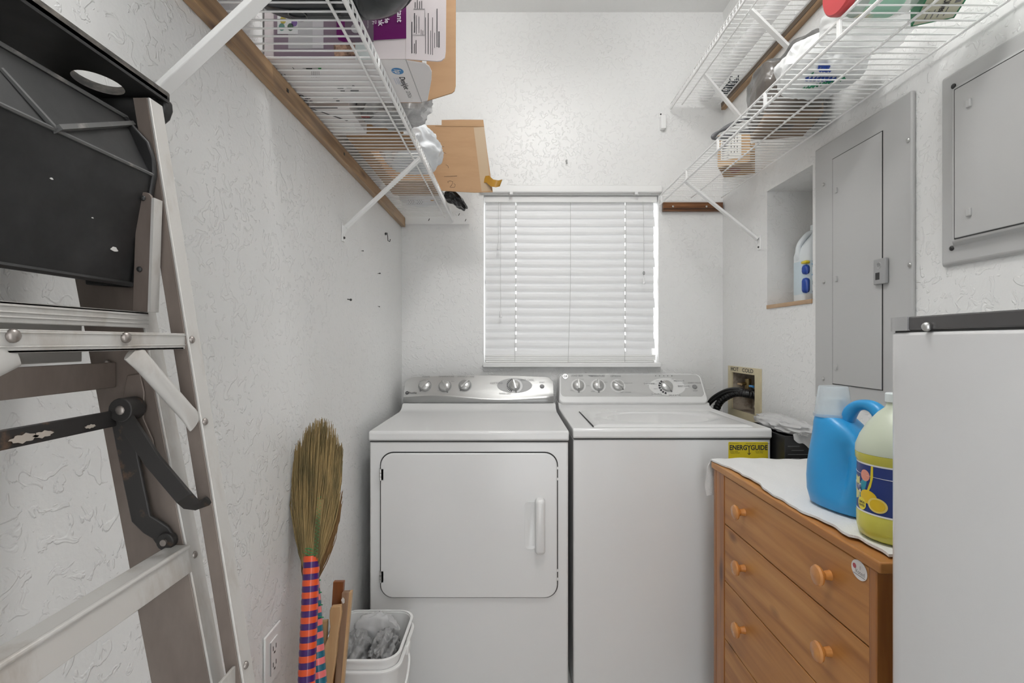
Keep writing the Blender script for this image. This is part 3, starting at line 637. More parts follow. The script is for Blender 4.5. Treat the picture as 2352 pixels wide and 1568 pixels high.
# ---------------------------------------------------------------- black slatted bin behind the dresser
q = MB(); hx0, hx1, hy0, hy1, hz = .900, 1.022, 1.69, 1.98, CAMH-.312
lo = lambda i, z: [(hx0+i, hy0+i, z), (hx1-i, hy0+i, z), (hx1-i, hy1-i, z), (hx0+i, hy1-i, z)]
q.ring([lo(.006, .001), lo(0, .03), lo(0, hz), lo(.005, hz), lo(.009, .04)])
bn = q.build('storage_bin', M_black, bevel=.002); tag(bn, 'tall black ribbed plastic bin squeezed between the washer and the right wall', 'bin')
for k in range(14):
    z = CAMH-.345-.0135*k
    for r in (0,) if k % 2 else (0,): MB().box(hx0+.010+.012*(k % 2), hx0+.048+.014*(k % 3), hy0-.003, hy0+.001, z-.0016, z).build('rib', mat('black_rib', (.10, .10, .10), .3), bn)
b_ = crumple((.962, 1.82, CAMH-.292), (.046, .15, .026), 11, .22, 2.6, 4, CAMH-.3105)
b_.grid(lambda u, v: V(.925+.092*u, hy0-.004-.004*math.sin(9*u)**2-.006*v, CAMH-.306-.065*v*(0.25+.75*u)+.004*math.sin(14*u+v*3)), 16, 10)
tag(b_.build('plastic_bag', film('clear_film', (.74, .74, .74), .62), smooth=50), 'clear crinkled plastic bag lying over the black bin beside the washer', 'plastic bag')
# ---------------------------------------------------------------- dresser
M_pine = wood('stained_pine', (.33, .125, .028), (.46, .20, .052), (.54, .26, .078), (22, 2.4, 30), rough=.45, coat=.08, knots=(9, 4.2, 9))
M_pineside = wood('stained_pine_upright', (.22, .072, .014), (.34, .125, .027), (.42, .17, .042), (30, 30, 2.6), rough=.35, coat=.2, knots=(8, 8, 3))
DXF, DY0, DY1, DZ = .63, .885, 1.60, CAMH-.377
ch = thing('dresser', 'orange-brown pine chest of drawers with round knobs in front of the washer', 'chest of drawers', (.83, 1.24, 0))
MB().box(DXF-.003, 1.022, DY0-.012, DY1+.012, DZ-.020, DZ).build('top_board', M_pine, ch, bevel=.003)
for y in (DY0, DY1-.018): MB().box(DXF, 1.02, y, y+.018, 0, DZ-.0205).build('side_panel', M_pineside, ch, bevel=.002)
for a, b_ in ((DY0+.0182, DY0+.0205), (DY1-.075+.0, DY1-.0185)): MB().box(DXF+.001, DXF+.02, a, b_, .06, DZ-.0205).build('stile', M_pineside, ch, bevel=.001)
MB().box(DXF+.04, 1.018, DY0+.0185, DY1-.0185, .02, DZ-.021).build('carcass', mat('dark_inside', (.05, .025, .012), .7), ch)
MB().box(DXF+.008, DXF+.03, DY0+.0215, DY1-.0755, .03, .145).build('plinth', M_pine, ch, bevel=.002)
zs = [CAMH-.3995, CAMH-.5425, CAMH-.711, CAMH-.883, CAMH-1.068]
for k in range(4):
    d = MB().box(DXF+.003, DXF+.036, DY0+.0215, DY1-.076, zs[k+1]+.0016, zs[k]-.0012).build('drawer', M_pine, ch, bevel=.0015)
    for y in (1.395, 1.02):
        zk = zs[k]-.066 if k == 0 else zs[k]-.075
        q = MB().lathe([(.011, -.002), (.0095, .004), (.0085, .012), (.012, .018), (.019, .021), (.0205, .025), (.018, .029), (.010, .0315), (0, .032)], 28)
        q.T(basis((DXF+.003, y, zk), (0, 1, 0), (0, 0, -1)) if False else basis((DXF+.003, y, zk), (0, 0, 1), (0, 1, 0)))
        q.build('drawer_knob', wood('pine_knob', (.44, .17, .035), (.52, .21, .05), (.58, .26, .065), (20, 20, 20), rough=.25, coat=.5), d)
    if k == 0: d0 = d
c = onp(1974, 1309, (DXF+.0025, 0, 0), V(-1, 0, 0))
q = MB(); patch(q, disc(.0215, .0175), c, (0, -1, 0), (0, 0, 1), .0006); st = q.build('oval_sticker', mat('sticker_white', (.74, .71, .69), .5), d0, smooth=0)
B = (0, -1, 0), (0, 0, 1)
text_mb('I', c+V(-.001, -.004, .005), *B, .010).build('lettering', M_greyink, st, smooth=0); text_mb('Voted', c+V(-.001, -.0035, -.0035), *B, .0105).build('lettering', M_greyink, st, smooth=0)
q = MB(); patch(q, disc(.0045), c+V(-.0004, .0125, .0035), *B, .0006); q.build('flag_mark', mat('dusty_red', (.45, .08, .10), .5), st, smooth=0)
q = MB(); patch(q, [(-.016, -.0095), (.016, -.0095), (.0155, -.0105), (-.0155, -.0105)], c+V(-.0004, 0, 0), *B, .0006); q.build('underline', M_greyink, st, smooth=0)
# towel: wavy front edge, hangs over the far end
M_cloth = mat('white_terry', (.78, .78, .77), .95, bump=(320, .6, .003), sheen=.2)
def towel(u, v):
    y = DY0+.002+(DY1+.016-DY0)*min(v/.84, 1); hang = max(0, (v-.84)/.16)
    xf = DXF+.008+.005*math.sin(v*13)+.003*math.sin(v*37+1)+.0015*math.sin(v*90)+(.012*(1-v) if v < .1 else 0)-.020*max(0, (v-.76)/.24)
    x = xf+(1.02-xf)*u
    z = DZ+.0088+.0018*math.sin(u*9+v*14)+.001*math.sin(u*40*v)
    if hang: y += .020*min(1, hang*5)+.004*math.sin(u*12); z -= .122*hang*(1-.25*math.sin(u*5)**2)
    return V(x, y, z)
tag(MB().grid(towel, 60, 90, thick=(0, 0, .005)).build('towel', M_cloth, smooth=60), 'white terry towel spread over the dresser top, its edge wavy', 'towel')
# ---------------------------------------------------------------- bottles on the dresser
ZB = DZ+.0115
M_blue = mat('blue_bottle_plastic', (.028, .31, .66), .32, spec=.5)
dt = thing('detergent_bottle', 'large blue laundry detergent jug with a clear cap on the towel', 'detergent bottle', (.735, 1.12, ZB))
d_ = V(.25, -.97, 0).normalized(); n2 = V(-d_.y*-1, 0, 0); n2 = V(-.97, -.25, 0).normalized(); ctr = V(.735, 1.122, ZB)
def bsec(h, a0, a1, b_, grip):
    out = []
    for i in range(48):
        t = 2*PI*i/48; cx = math.copysign(abs(math.cos(t))**.72, math.cos(t)); sy = math.copysign(abs(math.sin(t))**.72, math.sin(t))
        a = (a0+a1)/2+(a1-a0)/2*cx; bb = b_*sy
        g = grip*math.exp(-((a-.022-.10*(h-.09))/.022)**2)
        bb *= 1-g
        out.append(ctr+d_*a+n2*bb+V(0, 0, h))
    return out
prof = [(0, -.070, .066, .044, 0), (.004, -.077, .073, .050, 0), (.03, -.083, .079, .056, .16), (.06, -.084, .080, .057, .42), (.09, -.082, .078, .056, .52), (.12, -.078, .070, .052, .46), (.145, -.074, .058, .048, .30),
        (.165, -.071, .042, .044, .12), (.185, -.069, .020, .041, .04), (.197, -.066, .002, .037, 0), (.203, -.060, -.006, .031, 0)]
body = MB().ring([bsec(*p) for p in prof]).build('body', M_blue, dt, smooth=60)
A = lambda a, h: ctr+d_*a+V(0, 0, h)
hp = smoothpath([A(-.005, .175), A(.004, .205), A(.022, .226), A(.048, .232), A(.072, .222), A(.085, .195), A(.082, .155), A(.070, .115)], 6)
MB().tube(hp, [.013+.002*math.sin(i*.3) for i in range(len(hp))], 14).build('handle', M_blue, dt, smooth=60)
cc = A(-.036, 0)
q = MB().lathe([(.033, .200), (.033, .210), (.026, .212), (.026, .238), (0, .238)], 28).T(Matrix.Translation(cc)); q.build('spout_collar', mat('blue_white_collar', (.62, .70, .74), .4), dt)
q = MB().lathe([(.0395, .196), (.0405, .198), (.040, .204), (.0375, .204), (.030, .262), (.028, .265), (0, .266)], 32).T(Matrix.Translation(cc)); q.build('measuring_cap', film('clear_cap_plastic', (.68, .75, .79), .5, .15), dt, smooth=40)
# lemon cleaner bottle
lc = V(.716, .952, ZB)
lb = thing('cleaner_bottle', 'lemon cleaner bottle of yellow liquid with a blue label beside the fridge', 'cleaner bottle', (lc.x, lc.y, ZB))
def cyl(r, z): return (r, z)
M_yel = mat('yellow_liquid_bottle', (.72, .67, .10), .25, trans=.15)
M_pale2 = mat('pale_bottle_plastic', (.72, .78, .62), .35, trans=.2)
q = MB(); q.lathe([(.050, 0), (.060, .006), (.063, .02), (.0635, .045), (.062, .049), (.062, .140), (.065, .146), (.0655, .158)], 40, 0)
q.T(Matrix.Translation(lc)); q.build('liquid_body', M_yel, lb, smooth=50)
q = MB(); q.lathe([(.0655, .1585), (.065, .17), (.058, .190), (.046, .212), (.030, .232), (.018, .243), (.016, .252), (0, .252)], 40).T(Matrix.Translation(lc)); q.build('shoulder', M_pale2, lb, smooth=50)
q = MB(); q.tube(smoothpath([lc+V(.02, -.02, .238), lc+V(.035, -.035, .235), lc+V(.050, -.05, .20), lc+V(.048, -.046, .165)], 5), .011, 10); q.build('handle', M_pale2, lb, smooth=50)
q = MB(); q.lathe([(.0185, .2525), (.0185, .268), (.017, .270), (0, .270)], 26).T(Matrix.Translation(lc)); q.build('cap', mat('cap_white', (.72, .78, .78), .35), lb, bevel=.001)
def wrap(mb, poly, a0, z0, r, mi=0):            # flat outline (arc length, height) wrapped on the round bottle
    n = len(poly); c0_ = sum(p[0] for p in poly)/n, sum(p[1] for p in poly)/n; vs = []; fs = []
    K = 5
    for k in range(K+1):
        for x, y in poly:
            xx, yy = c0_[0]+(x-c0_[0])*k/K, c0_[1]+(y-c0_[1])*k/K
            t = a0+xx/r; vs.append(lc+V(r*math.cos(t+LS/r), r*math.sin(t+LS/r), z0+yy))
    for k in range(K):
        for i in range(n): fs.append((k*n+i, k*n+(i+1) % n, (k+1)*n+(i+1) % n, (k+1)*n+i))
    return mb.add(vs, fs, mi)
LS = -.054
AV = math.atan2(-lc.y, -lc.x)                  # towards the viewer
mb = MB(); r = .0623; N_ = 64
def band(z0, z1, r, n=64, a=0, b_=2*PI): 
    return MB().grid(lambda u, v: lc+V(r*math.cos(a+(b_-a)*u), r*math.sin(a+(b_-a)*u), z0+(z1-z0)*v), n, 1)
lbl = band(.050, .139, .0626).build('label', mat('label_navy', (.012, .035, .20), .35), lb, smooth=60)
for z in (.049, .138): band(z, z+.003, .0628).build('label_edge', M_coatw, lbl, smooth=60)
q = MB(); wrap(q, [(-.070, .062), (-.020, .062), (-.012, .070), (-.002, .085), (.004, .105), (.006, .1225), (-.070, .1225)], AV, 0, .0629); q.build('teal_field', mat('label_teal', (.012, .30, .42), .35), lbl, smooth=60)
M_ly = mat('label_yellow', (.75, .60, .03), .35)
q = MB(); wrap(q, [(-.034, .068), (-.015, .068), (-.015, .112), (-.034, .112)], AV, 0, .0631); q.build('yellow_tag', mat('label_cream', (.72, .66, .25), .4), lbl, smooth=60)
q = MB(); wrap(q, [(-.040, .083), (-.012, .083), (-.0105, .1005), (-.040, .1005)], AV, 0, .0633); q.build('white_tag', M_coatw, lbl, smooth=60)
def wrap_text(s, x, z, h, m, wide=1., bold=.0):
    t = text_mb(s, (0, 0, 0), (1, 0, 0), (0, 0, 1), h, wide, bold, lift=0); rr = .0635
    t.v = [lc+V(rr*math.cos(AV+(x+LS+p.x)/rr), rr*math.sin(AV+(x+LS+p.x)/rr), z+p.z) for p in t.v]; t.build('lettering', m, lbl, smooth=0)
wrap_text('NIA', -.021, .0915, .017, mat('label_navy', (.012, .035, .20), .35), .8, .0006)
q = MB(); wrap(q, disc(.0105, .0105), AV, .118, .0631); q.v = [p+V(0, 0, 0) for p in q.v]; q.build('coral_emblem', mat('label_coral', (.75, .30, .22), .4), lbl, smooth=60)
q = MB(); wrap(q, [(-.06, .1195), (.05, .1175), (.05, .1187), (-.06, .1207)], AV, 0, .06325); q.build('white_line', M_coatw, lbl, smooth=60)
q = MB(); wrap(q, [(.013, .138), (.017, .138), (.017, .118), (.013, .100), (.006, .086), (.003, .086), (.009, .100), (.013, .118)], AV, 0, .0632); q.build('yellow_curve', M_ly, lbl, smooth=60)
q = MB(); wrap(q, [(a+.006, b_+.080) for a, b_ in disc(.018, .0125)], AV, 0, .0633); q.build('lemon', mat('lemon_yellow', (.78, .52, .02), .35), lbl, smooth=60)
q = MB(); wrap(q, [(a+.024, b_+.069) for a, b_ in disc(.017, .0135)], AV, 0, .0635); q.build('lemon_half', mat('lemon_rind', (.80, .62, .16), .35), lbl, smooth=60)
q = MB(); wrap(q, [(a+.024, b_+.069) for a, b_ in disc(.0135, .0105)], AV, 0, .0636); q.build('lemon_flesh', mat('lemon_yellow', (.78, .52, .02), .35), lbl, smooth=60)
q = MB(); wrap(q, [(a-.009, b_+.064) for a, b_ in disc(.0115, .0115)], AV, 0, .0634); q.build('round_badge', mat('lemon_badge', (.80, .66, .05), .35), lbl, smooth=60)
wrap_text('LEMON', -.009, .0665, .0062, M_ink, .8, .0002); wrap_text('SCENTED', -.009, .0605, .0055, M_ink, .72, .0002)
# jug in the wall recess
jc = V(1.140, 1.915, NZ0+.0035)
jg = thing('bleach_jug', 'white jug with a blue label standing in the wall recess', 'jug', jc)
q = MB(); sq = lambda s_, z: [jc+V(a, b_, z) for a, b_ in rrect(.145*s_, .100*s_, .034*s_, 6)]
q.ring([sq(.9, 0), sq(1, .006), sq(1, .175), sq(.9, .20), sq(.66, .225), sq(.40, .245), sq(.30, .262)]); q.build('body', mat('jug_white', (.70, .74, .76), .35), jg, smooth=50)
q = MB(); q.lathe([(.021, .262), (.021, .288), (0, .288)], 20).T(Matrix.Translation(jc)); q.build('cap', mat('cap_white', (.72, .78, .78), .35), jg)
q = MB(); q.tube(smoothpath([jc+V(-.012, 0, .262), jc+V(-.035, 0, .252), jc+V(-.064, 0, .215), jc+V(-.070, 0, .18), jc+V(-.066, 0, .16)], 6), .010, 10); q.build('handle', mat('jug_white', (.70, .74, .76), .35), jg, smooth=50)
q = MB(); q.ring([[jc+V(a, b_, z) for a, b_ in rrect(.1460, .1010, .0345, 6)] for z in (.028, .150)], caps=False); lj = q.build('label', mat('jug_label_pale', (.56, .66, .72), .4), jg, smooth=50)
for z0, z1 in ((.030, .088), (.098, .136)):
    q = MB(); q.box(jc.x-.0737, jc.x-.050, jc.y-.0512, jc.y-.02, jc.z+z0, jc.z+z1); q.build('label_block', mat('jug_blue', (.01, .06, .36), .4), lj, bevel=.012)
q = MB(); q.box(jc.x-.0738, jc.x-.052, jc.y-.0513, jc.y-.02, jc.z+.138, jc.z+.150); q.build('label_band', M_ly, lj, bevel=.008)
for z in (.040, .078, .104):
    for x in (-.046, -.020, .010): MB().box(jc.x+x, jc.x+x+.022, jc.y-.0512, jc.y-.050, jc.z+z, jc.z+z+.020).build('label_panel', M_coatw, lj)
for z in (.034, .036, .064, .068, .072, .128, .132, .142, .146):
    MB().box(jc.x-.046, jc.x+.030, jc.y-.0513, jc.y-.050, jc.z+z, jc.z+z+.0014).build('fine_print', M_ink, lj)
for z in (.098, .137): MB().box(jc.x-.048, jc.x+.04, jc.y-.0512, jc.y-.050, jc.z+z-.003, jc.z+z).build('label_stripe', mat('jug_sky', (.03, .30, .60), .4), lj)
# ---------------------------------------------------------------- fridge
FY0, FY1, FZ = .30, .812, CAMH+.036
fg = thing('refrigerator', 'small white refrigerator with a bowed glossy door at the right', 'refrigerator', (.80, .55, 0))
MB().box(.655, 1.024, FY0+.004, FY1-.004, .03, FZ-.006).build('cabinet', M_white, fg, bevel=.008)
for x in (.69, .99):
    for y in (FY0+.05, FY1-.05): MB().lathe([(.02, 0), (.02, .03), (0, .031)], 12).T(Matrix.Translation((x, y, 0))).build('foot', M_black, fg)
def door_outline(g):
    pts = []
    for i in range(33):
        t = i/32; y = FY0+g+(FY1-FY0-2*g)*t; k = (t-.5)*2
        x = .568+.020*k*k+.045*max(0, (abs(k)-.90)/.10)**2.2
        pts.append((x+g, y))
    return pts+[(.650, FY1-g), (.650, FY0+g)]
def ex(o, z0, z1): return [(x, y, z0) for x, y in o], (0, 0, z1-z0)
q = MB(); q.prism(*ex(door_outline(0), .05, CAMH+.0140)); fd = q.build('fridge_door', mat('fridge_enamel', (.70, .70, .70), .2, coat=.35), fg, bevel=.005, seg=3, smooth=50)
q = MB(); q.prism(*ex(door_outline(.003), CAMH+.0138, CAMH+.0165)); q.build('trim_gap_shadow', M_gap, fg)
q = MB(); q.prism(*ex(door_outline(.001), CAMH+.0165, FZ)); ft = q.build('top_trim', mat('dark_grey_trim', (.075, .072, .072), .25), fg, bevel=.002, smooth=50)
oo = [p for p in door_outline(-.0012) if p[1] > .735 and p[0] < .645]
q = MB(); q.prism([(x, y, CAMH+.0160) for x, y in oo]+[(.640, oo[-1][1], CAMH+.016), (.640, oo[0][1], CAMH+.016)], (0, 0, .0205)); q.build('trim_end', mat('silver_grey_end', (.40, .40, .40), .3, metal=.2), fg, smooth=50)  # lighter grey far end of the top trim
p = onp(2131, 750, (.574, 0, 0), V(-1, 0, 0)); q = MB(); q.ball((.5725, p.y, p.z), (.006, .0065, .0065), 12, 8); q.build('screw', M_steel, ft)
MB().box(.66, 1.02, FY0+.01, FY1-.01, FZ-.005, FZ+.002).build('top_panel', M_white, fg, bevel=.004)
# ---------------------------------------------------------------- folded step ladder at the left
M_alu = mat('dull_aluminium', (.56, .545, .52), .42, metal=.3, var=((.36, .31, .26), (12, 12, 5), .52, .75))
M_alub = mat('shaded_tarnished_aluminium', (.235, .195, .170), .45, metal=.35, var=((.13, .10, .082), (7, 7, 2.5), .40, .72))  # darker copy of the aluminium: tarnish mottling plus shade put into the colour
M_rust = mat('black_painted_iron', (.022, .020, .019), .5, var=((.11, .065, .04), (40, 40, 40), .60, .72))
M_abs = mat('worn_black_plastic', (.006, .006, .006), .45, var=((.036, .035, .036), (7, 7, 7), .45, .78))
M_rivet = mat('rivet', (.30, .27, .25), .35, metal=.7)
D = .56                                        # depth of the far pair of rails
NEAR = .20                                     # depth of the near pair, beside the camera
ld = thing('step_ladder', 'folded aluminium step ladder with black plastic top leaning on the left wall', 'ladder', (-.2, .38, 0))
def rail(p0, p1, wpx, fl, nm, Yw, out, web_m, z0, z1):
    # web runs between two image lines at depth D; flange turns away on its right edge
    def xr(z):                                 # right edge of the web at a given height
        (a, ya), (b_, yb_) = p0, p1; A_, B_ = P(a, ya, D), P(b_, yb_, D)
        return A_.x+(B_.x-A_.x)*(z-A_.z)/(B_.z-A_.z)
    wd = wpx*D/F; t = .003; mb = MB(); s_ = out
    def col(z): 
        x = xr(z); return x
    a, b_ = col(z0), col(z1)
    def plate(xa, xb, ya, yb_, mi):            # sheared box following the lean
        mb.hexa([V(a+xa, ya, z0), V(a+xb, ya, z0), V(a+xb, yb_, z0), V(a+xa, yb_, z0)], [V(b_+xa, ya, z1), V(b_+xb, ya, z1), V(b_+xb, yb_, z1), V(b_+xa, yb_, z1)], mi)
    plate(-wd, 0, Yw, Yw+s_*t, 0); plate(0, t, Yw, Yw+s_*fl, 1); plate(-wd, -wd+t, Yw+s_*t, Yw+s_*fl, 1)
    return mb.build(nm, [web_m, M_alu], ld, bevel=.0008), xr
ZT_ = P(340, 232, D).z
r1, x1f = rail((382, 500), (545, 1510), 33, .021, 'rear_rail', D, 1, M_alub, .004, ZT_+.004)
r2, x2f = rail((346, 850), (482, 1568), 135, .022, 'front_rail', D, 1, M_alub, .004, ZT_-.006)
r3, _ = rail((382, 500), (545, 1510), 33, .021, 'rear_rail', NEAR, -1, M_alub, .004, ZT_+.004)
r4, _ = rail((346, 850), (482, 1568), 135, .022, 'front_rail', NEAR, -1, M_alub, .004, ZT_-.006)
for rr, xf in ((r1, x1f), (r2, x2f)):
    MB().box(xf(.03)-.034, xf(.03)+.006, D-.003, D+.026, .001, .05).build('rubber_foot', M_black, rr, bevel=.004)
for rr, xf in ((r3, x1f), (r4, x2f)):
    MB().box(xf(.03)-.034, xf(.03)+.006, NEAR-.026, NEAR+.003, .001, .05).build('rubber_foot', M_black, rr, bevel=.004)
# top cap: flat board with rounded ends, a hole, rolled edges
cx0, cx1, cz = -.528, -.398, CAMH+.279
cy0, cy1 = .155, .605
hx, hy, hr = -.4465, .553, .0205
out = []
rc = .014
for ax, ay, a0 in ((cx1-rc, cy1-rc, 0), (cx0+rc, cy1-rc, 90), (cx0+rc, cy0+rc, 180), (cx1-rc, cy0+rc, 270)):
    for i in range(7): t = math.radians(a0+15*i); out.append((ax+rc*math.cos(t), ay+rc*math.sin(t)))
bm = bmesh.new()
ov = [bm.verts.new((x, y, cz)) for x, y in out]; hv = [bm.verts.new((hx+hr*math.cos(2*PI*i/28), hy+.0268*math.sin(2*PI*i/28), cz)) for i in range(28)]
ed = [bm.edges.new((ov[i], ov[(i+1) % len(ov)])) for i in range(len(ov))]+[bm.edges.new((hv[i], hv[(i+1) % 28])) for i in range(28)]
bmesh.ops.triangle_fill(bm, edges=ed, use_beauty=True)
geo = bmesh.ops.extrude_face_region(bm, geom=list(bm.faces))['geom']
for v in geo:
    if isinstance(v, bmesh.types.BMVert): v.co.z += .009
bm.normal_update(); bmesh.ops.recalc_face_normals(bm, faces=bm.faces)
mb = MB(); bm.verts.index_update(); mb.add([v.co.copy() for v in bm.verts], [tuple(v.index for v in f.verts) for f in bm.faces]); mb.m = [1 if max(v.co.z for v in f.verts)-min(v.co.z for v in f.verts) > .004 else 0 for f in bm.faces]; bm.free()
M_cap = mat('worn_cap_plastic', (.035, .033, .031), .5, var=((.20, .175, .15), (16, 30, 60), .40, .68))
cap = mb.build('top_cap', [M_abs, M_cap], ld, smooth=30)
mb = MB(); n = 0
loop_ = [(x, y) for x, y in out]
mb.ring([[V(x, y, cz+.004) for x, y in loop_], [V(x, y, cz-.003) for x, y in loop_], [V(cx0+.065+(x-cx0-.065)*.955, .38+(y-.38)*.985, cz-.003) for x, y in loop_], [V(cx0+.065+(x-cx0-.065)*.955, .38+(y-.38)*.985, cz+.004) for x, y in loop_]], caps=False)
mb.build('cap_rim', M_abs, cap, smooth=60)
q = MB(); q.box(-.53, cx1-.010, .585, .591, CAMH+.232, cz+.002); q.prism([(x, .590, CAMH+z) for x, z in ((-.425, .281), (-.3995, .281), (-.3985, .270), (-.402, .260), (-.410, .253), (-.425, .250))], (0, .014, 0)); q.build('cap_end_skirt', M_abs, cap, bevel=.004)
# hanging paint tray (folded): a shell seen from below
pr = [V(-.411, 0, CAMH+.0615), V(-.3895, 0, CAMH+.180), V(-.420, 0, CAMH+.2435)]
ty0, ty1 = .16, .553
mb = MB(); th = .005
for a, b_ in ((pr[0], pr[1]), (pr[1], pr[2])):
    d = (b_-a).normalized(); nn = V(d.z, 0, -d.x)*th
    if nn.x > 0: nn = -nn
    mb.hexa([a+V(0, ty0, 0), a+V(0, ty1, 0), a+V(0, ty1, 0)+nn, a+V(0, ty0, 0)+nn], [b_+V(0, ty0, 0), b_+V(0, ty1, 0), b_+V(0, ty1, 0)+nn, b_+V(0, ty0, 0)+nn])
tr = mb.build('paint_tray', M_abs, ld, bevel=.001)
# end wall of the tray with its curved corner, and the ribs
ew = [pr[0]+V(-.004, 0, -.003), pr[0]+V(.0035, 0, 0), pr[1]+V(.003, 0, 0), pr[1]+V(.002, 0, .018), pr[1]+V(-.004, 0, .036), pr[2]+V(.014, 0, -.014), pr[2]+V(.0, 0, .003), pr[2]+V(-.05, 0, 0), pr[0]+V(-.05, 0, 0)]
MB().prism([V(p.x, ty1-.0005, p.z) for p in ew], (0, .006, 0)).build('tray_end', M_abs, tr, bevel=.0015)
M_edge = mat('edge_highlight', (.10, .10, .098), .4, var=((.28, .26, .24), (30, 30, 30), .55, .7))  # paler rims and ribs: highlight lines put into the edge colour
MB().tube([pr[2]+V(.001, ty0, 0), pr[2]+V(.001, ty1+.004, 0)], .0022, 6).build('tray_edge', M_edge, tr)
MB().tube([pr[1]+V(.001, ty0, 0), pr[1]+V(.001, ty1+.004, 0)], .0018, 6).build('tray_edge', M_edge, tr)
MB().tube([pr[0]+V(.001, ty0, 0), pr[0]+V(.001, ty1+.004, 0)], .0028, 6).build('tray_edge', M_abs, tr)
A_ = onp(128, 297, pr[1]+V(.002, 0, 0), V(pr[2].z-pr[1].z, 0, -(pr[2].x-pr[1].x)).normalized()); B_ = onp(300, 286, pr[2], V(pr[2].z-pr[1].z, 0, -(pr[2].x-pr[1].x)).normalized()); C_ = onp(0, 158, pr[2], V(pr[2].z-pr[1].z, 0, -(pr[2].x-pr[1].x)).normalized())
nn = V(pr[2].z-pr[1].z, 0, -(pr[2].x-pr[1].x)).normalized()
MB().beam(A_, B_, nn*.005, (B_-A_).normalized().cross(nn)*.0022).build('tray_rib', M_edge, tr)
MB().beam(A_, C_, nn*.002, (C_-A_).normalized().cross(nn)*.0015).build('tray_rib', M_edge, tr)
blot = MB()
for px, py, s_ in ((264, 572, .0046), (120, 410, .0016), (214, 500, .0012)):
    c = onp(px, py, pr[0]+V(.0012, 0, 0), V(pr[1].z-pr[0].z, 0, -(pr[1].x-pr[0].x)).normalized()); q = MB(); nv = V(pr[1].z-pr[0].z, 0, -(pr[1].x-pr[0].x)).normalized()
    patch(q, [(a*(1+.3*math.sin(5*i)), b_*.5) for i, (a, b_) in enumerate(disc(s_, s_, 14))], c, (0, -1, 0), (0, 0, 1), .0008)
    q.build('paint_spot', mat('dried_paint', (.55, .54, .52), .6), tr, smooth=0)
# strap riveted over the tray end
a, b_ = P(331, 446, D-.0145), P(322, 716, D-.0145); w_ = .0085
poly = [(a.x-w_, b_.y, a.z-.006)]+[(a.x+w_*math.cos(math.radians(180-t)), b_.y, a.z-.006+w_*math.sin(math.radians(180-t))) for t in range(20, 161, 20)]+[(a.x+w_, b_.y, a.z-.006), (b_.x+w_, b_.y, b_.z), (b_.x-w_, b_.y, b_.z)]
st = MB().prism(poly, (0, .0035, 0)); st = st.build('tray_strap', M_alub, ld, bevel=.0006)
MB().hexa([V(a.x+w_, b_.y-.001, a.z-.004), V(a.x+w_+.003, b_.y-.001, a.z-.004), V(a.x+w_+.003, b_.y+.012, a.z-.004), V(a.x+w_, b_.y+.012, a.z-.004)],
          [V(b_.x+w_, b_.y-.001, b_.z), V(b_.x+w_+.003, b_.y-.001, b_.z), V(b_.x+w_+.003, b_.y+.012, b_.z), V(b_.x+w_, b_.y+.012, b_.z)]).build('strap_flange', M_alu, st)
for py, px in ((455, 328), (618, 320)): MB().ball(P(px, py, D-.0155), (.003, .002, .003)).build('rivet', M_dark, st)
# steps, bars
def rivets(par, pts, r=.0052):
    for p in pts: MB().ball(p, (r*.8, r, r), 12, 8).build('rivet', M_rivet, par)
yA, yB = NEAR+.002, D-.002
xa = -.396
q = MB(); q.rbox(xa-.0035, xa, yA, yB, .0145, .0318); q.rbox(xa-.075, xa, yA, yB, .029, .0318); q.rbox(xa-.075, xa-.0725, yA, yB, -.022, .030)
for z in (.0185, .0225, .0275): q.rbox(xa-.001, xa+.0009, yA, yB, z, z+.0016)
sA = q.build('step', M_alu, ld, bevel=.0008)
MB().rbox(-.4345, -.4315, yA, yB, -.050, -.0225).build('step_apron', M_alub, ld, bevel=.0008)
rivets(sA, [P(246, 833, D-.003), P(248, 853, D-.003)], .0035)
xb = -.3576
q = MB(); q.rbox(xb-.003, xb, yA-.02, D+.004, -.0085, .0088); q.rbox(xb-.016, xb, yA, D-.002, -.0085, -.006); q.rbox(xb-.001, xb+.0012, yA-.02, D+.004, -.0045, -.0032); q.rbox(xb-.001, xb+.001, yA-.02, D+.004, .006, .0072)
sB = q.build('rear_bar', M_alu, ld, bevel=.0008)
rivets(sB, [onp(30, 771, (xb+.001, 0, 0), V(1, 0, 0)), onp(289, 775, (xb+.001, 0, 0), V(1, 0, 0))])
for px, py in ((440, 780), (470, 968), (564, 1527)):
    c = onp(px, py, (x1f(CAMH-(py-784)*.57/F)+.003, 0, 0), V(1, 0, 0)); rivets(r1, [c], .0042)
c = onp(446, 1274, (x2f(CAMH-.233)+.003, 0, 0), V(1, 0, 0)); rivets(r2, [c], .0042)
def brace(pa, pb, nm='diagonal_brace'):
    d = pb-pa; q = MB(); N_ = 16; lo = []
    for i in range(N_+1):
        t = i/N_; f = min(1, min(t, 1-t)/.20); c = pa+d*t; rx = .0035+.0055*f; rz = .0125-.0035*f
        s2 = d.normalized().cross(V(1, 0, 0)).normalized()
        lo.append([c+V(1, 0, 0)*rx*math.cos(2*PI*k/14)*.8+s2*rz*math.sin(2*PI*k/14) for k in range(14)])
    q.ring(lo); return q.build(nm, M_alu, ld, smooth=60)
pa = onp(303, 805, (xb-.004, 0, 0), V(1, 0, 0)); brace(pa, V(x1f(CAMH-.088)-.003, D-.002, CAMH-.088))
pa2 = onp(30, 806, (xb-.004, 0, 0), V(1, 0, 0)); brace(pa2, V(x1f(CAMH-.088)-.003, NEAR+.004, CAMH-.088))
xd = -.353
sl_ = lambda z: xd+(.0045 if z < -.23 else 0)
q = MB(); z0, z1 = -.2505, -.2225
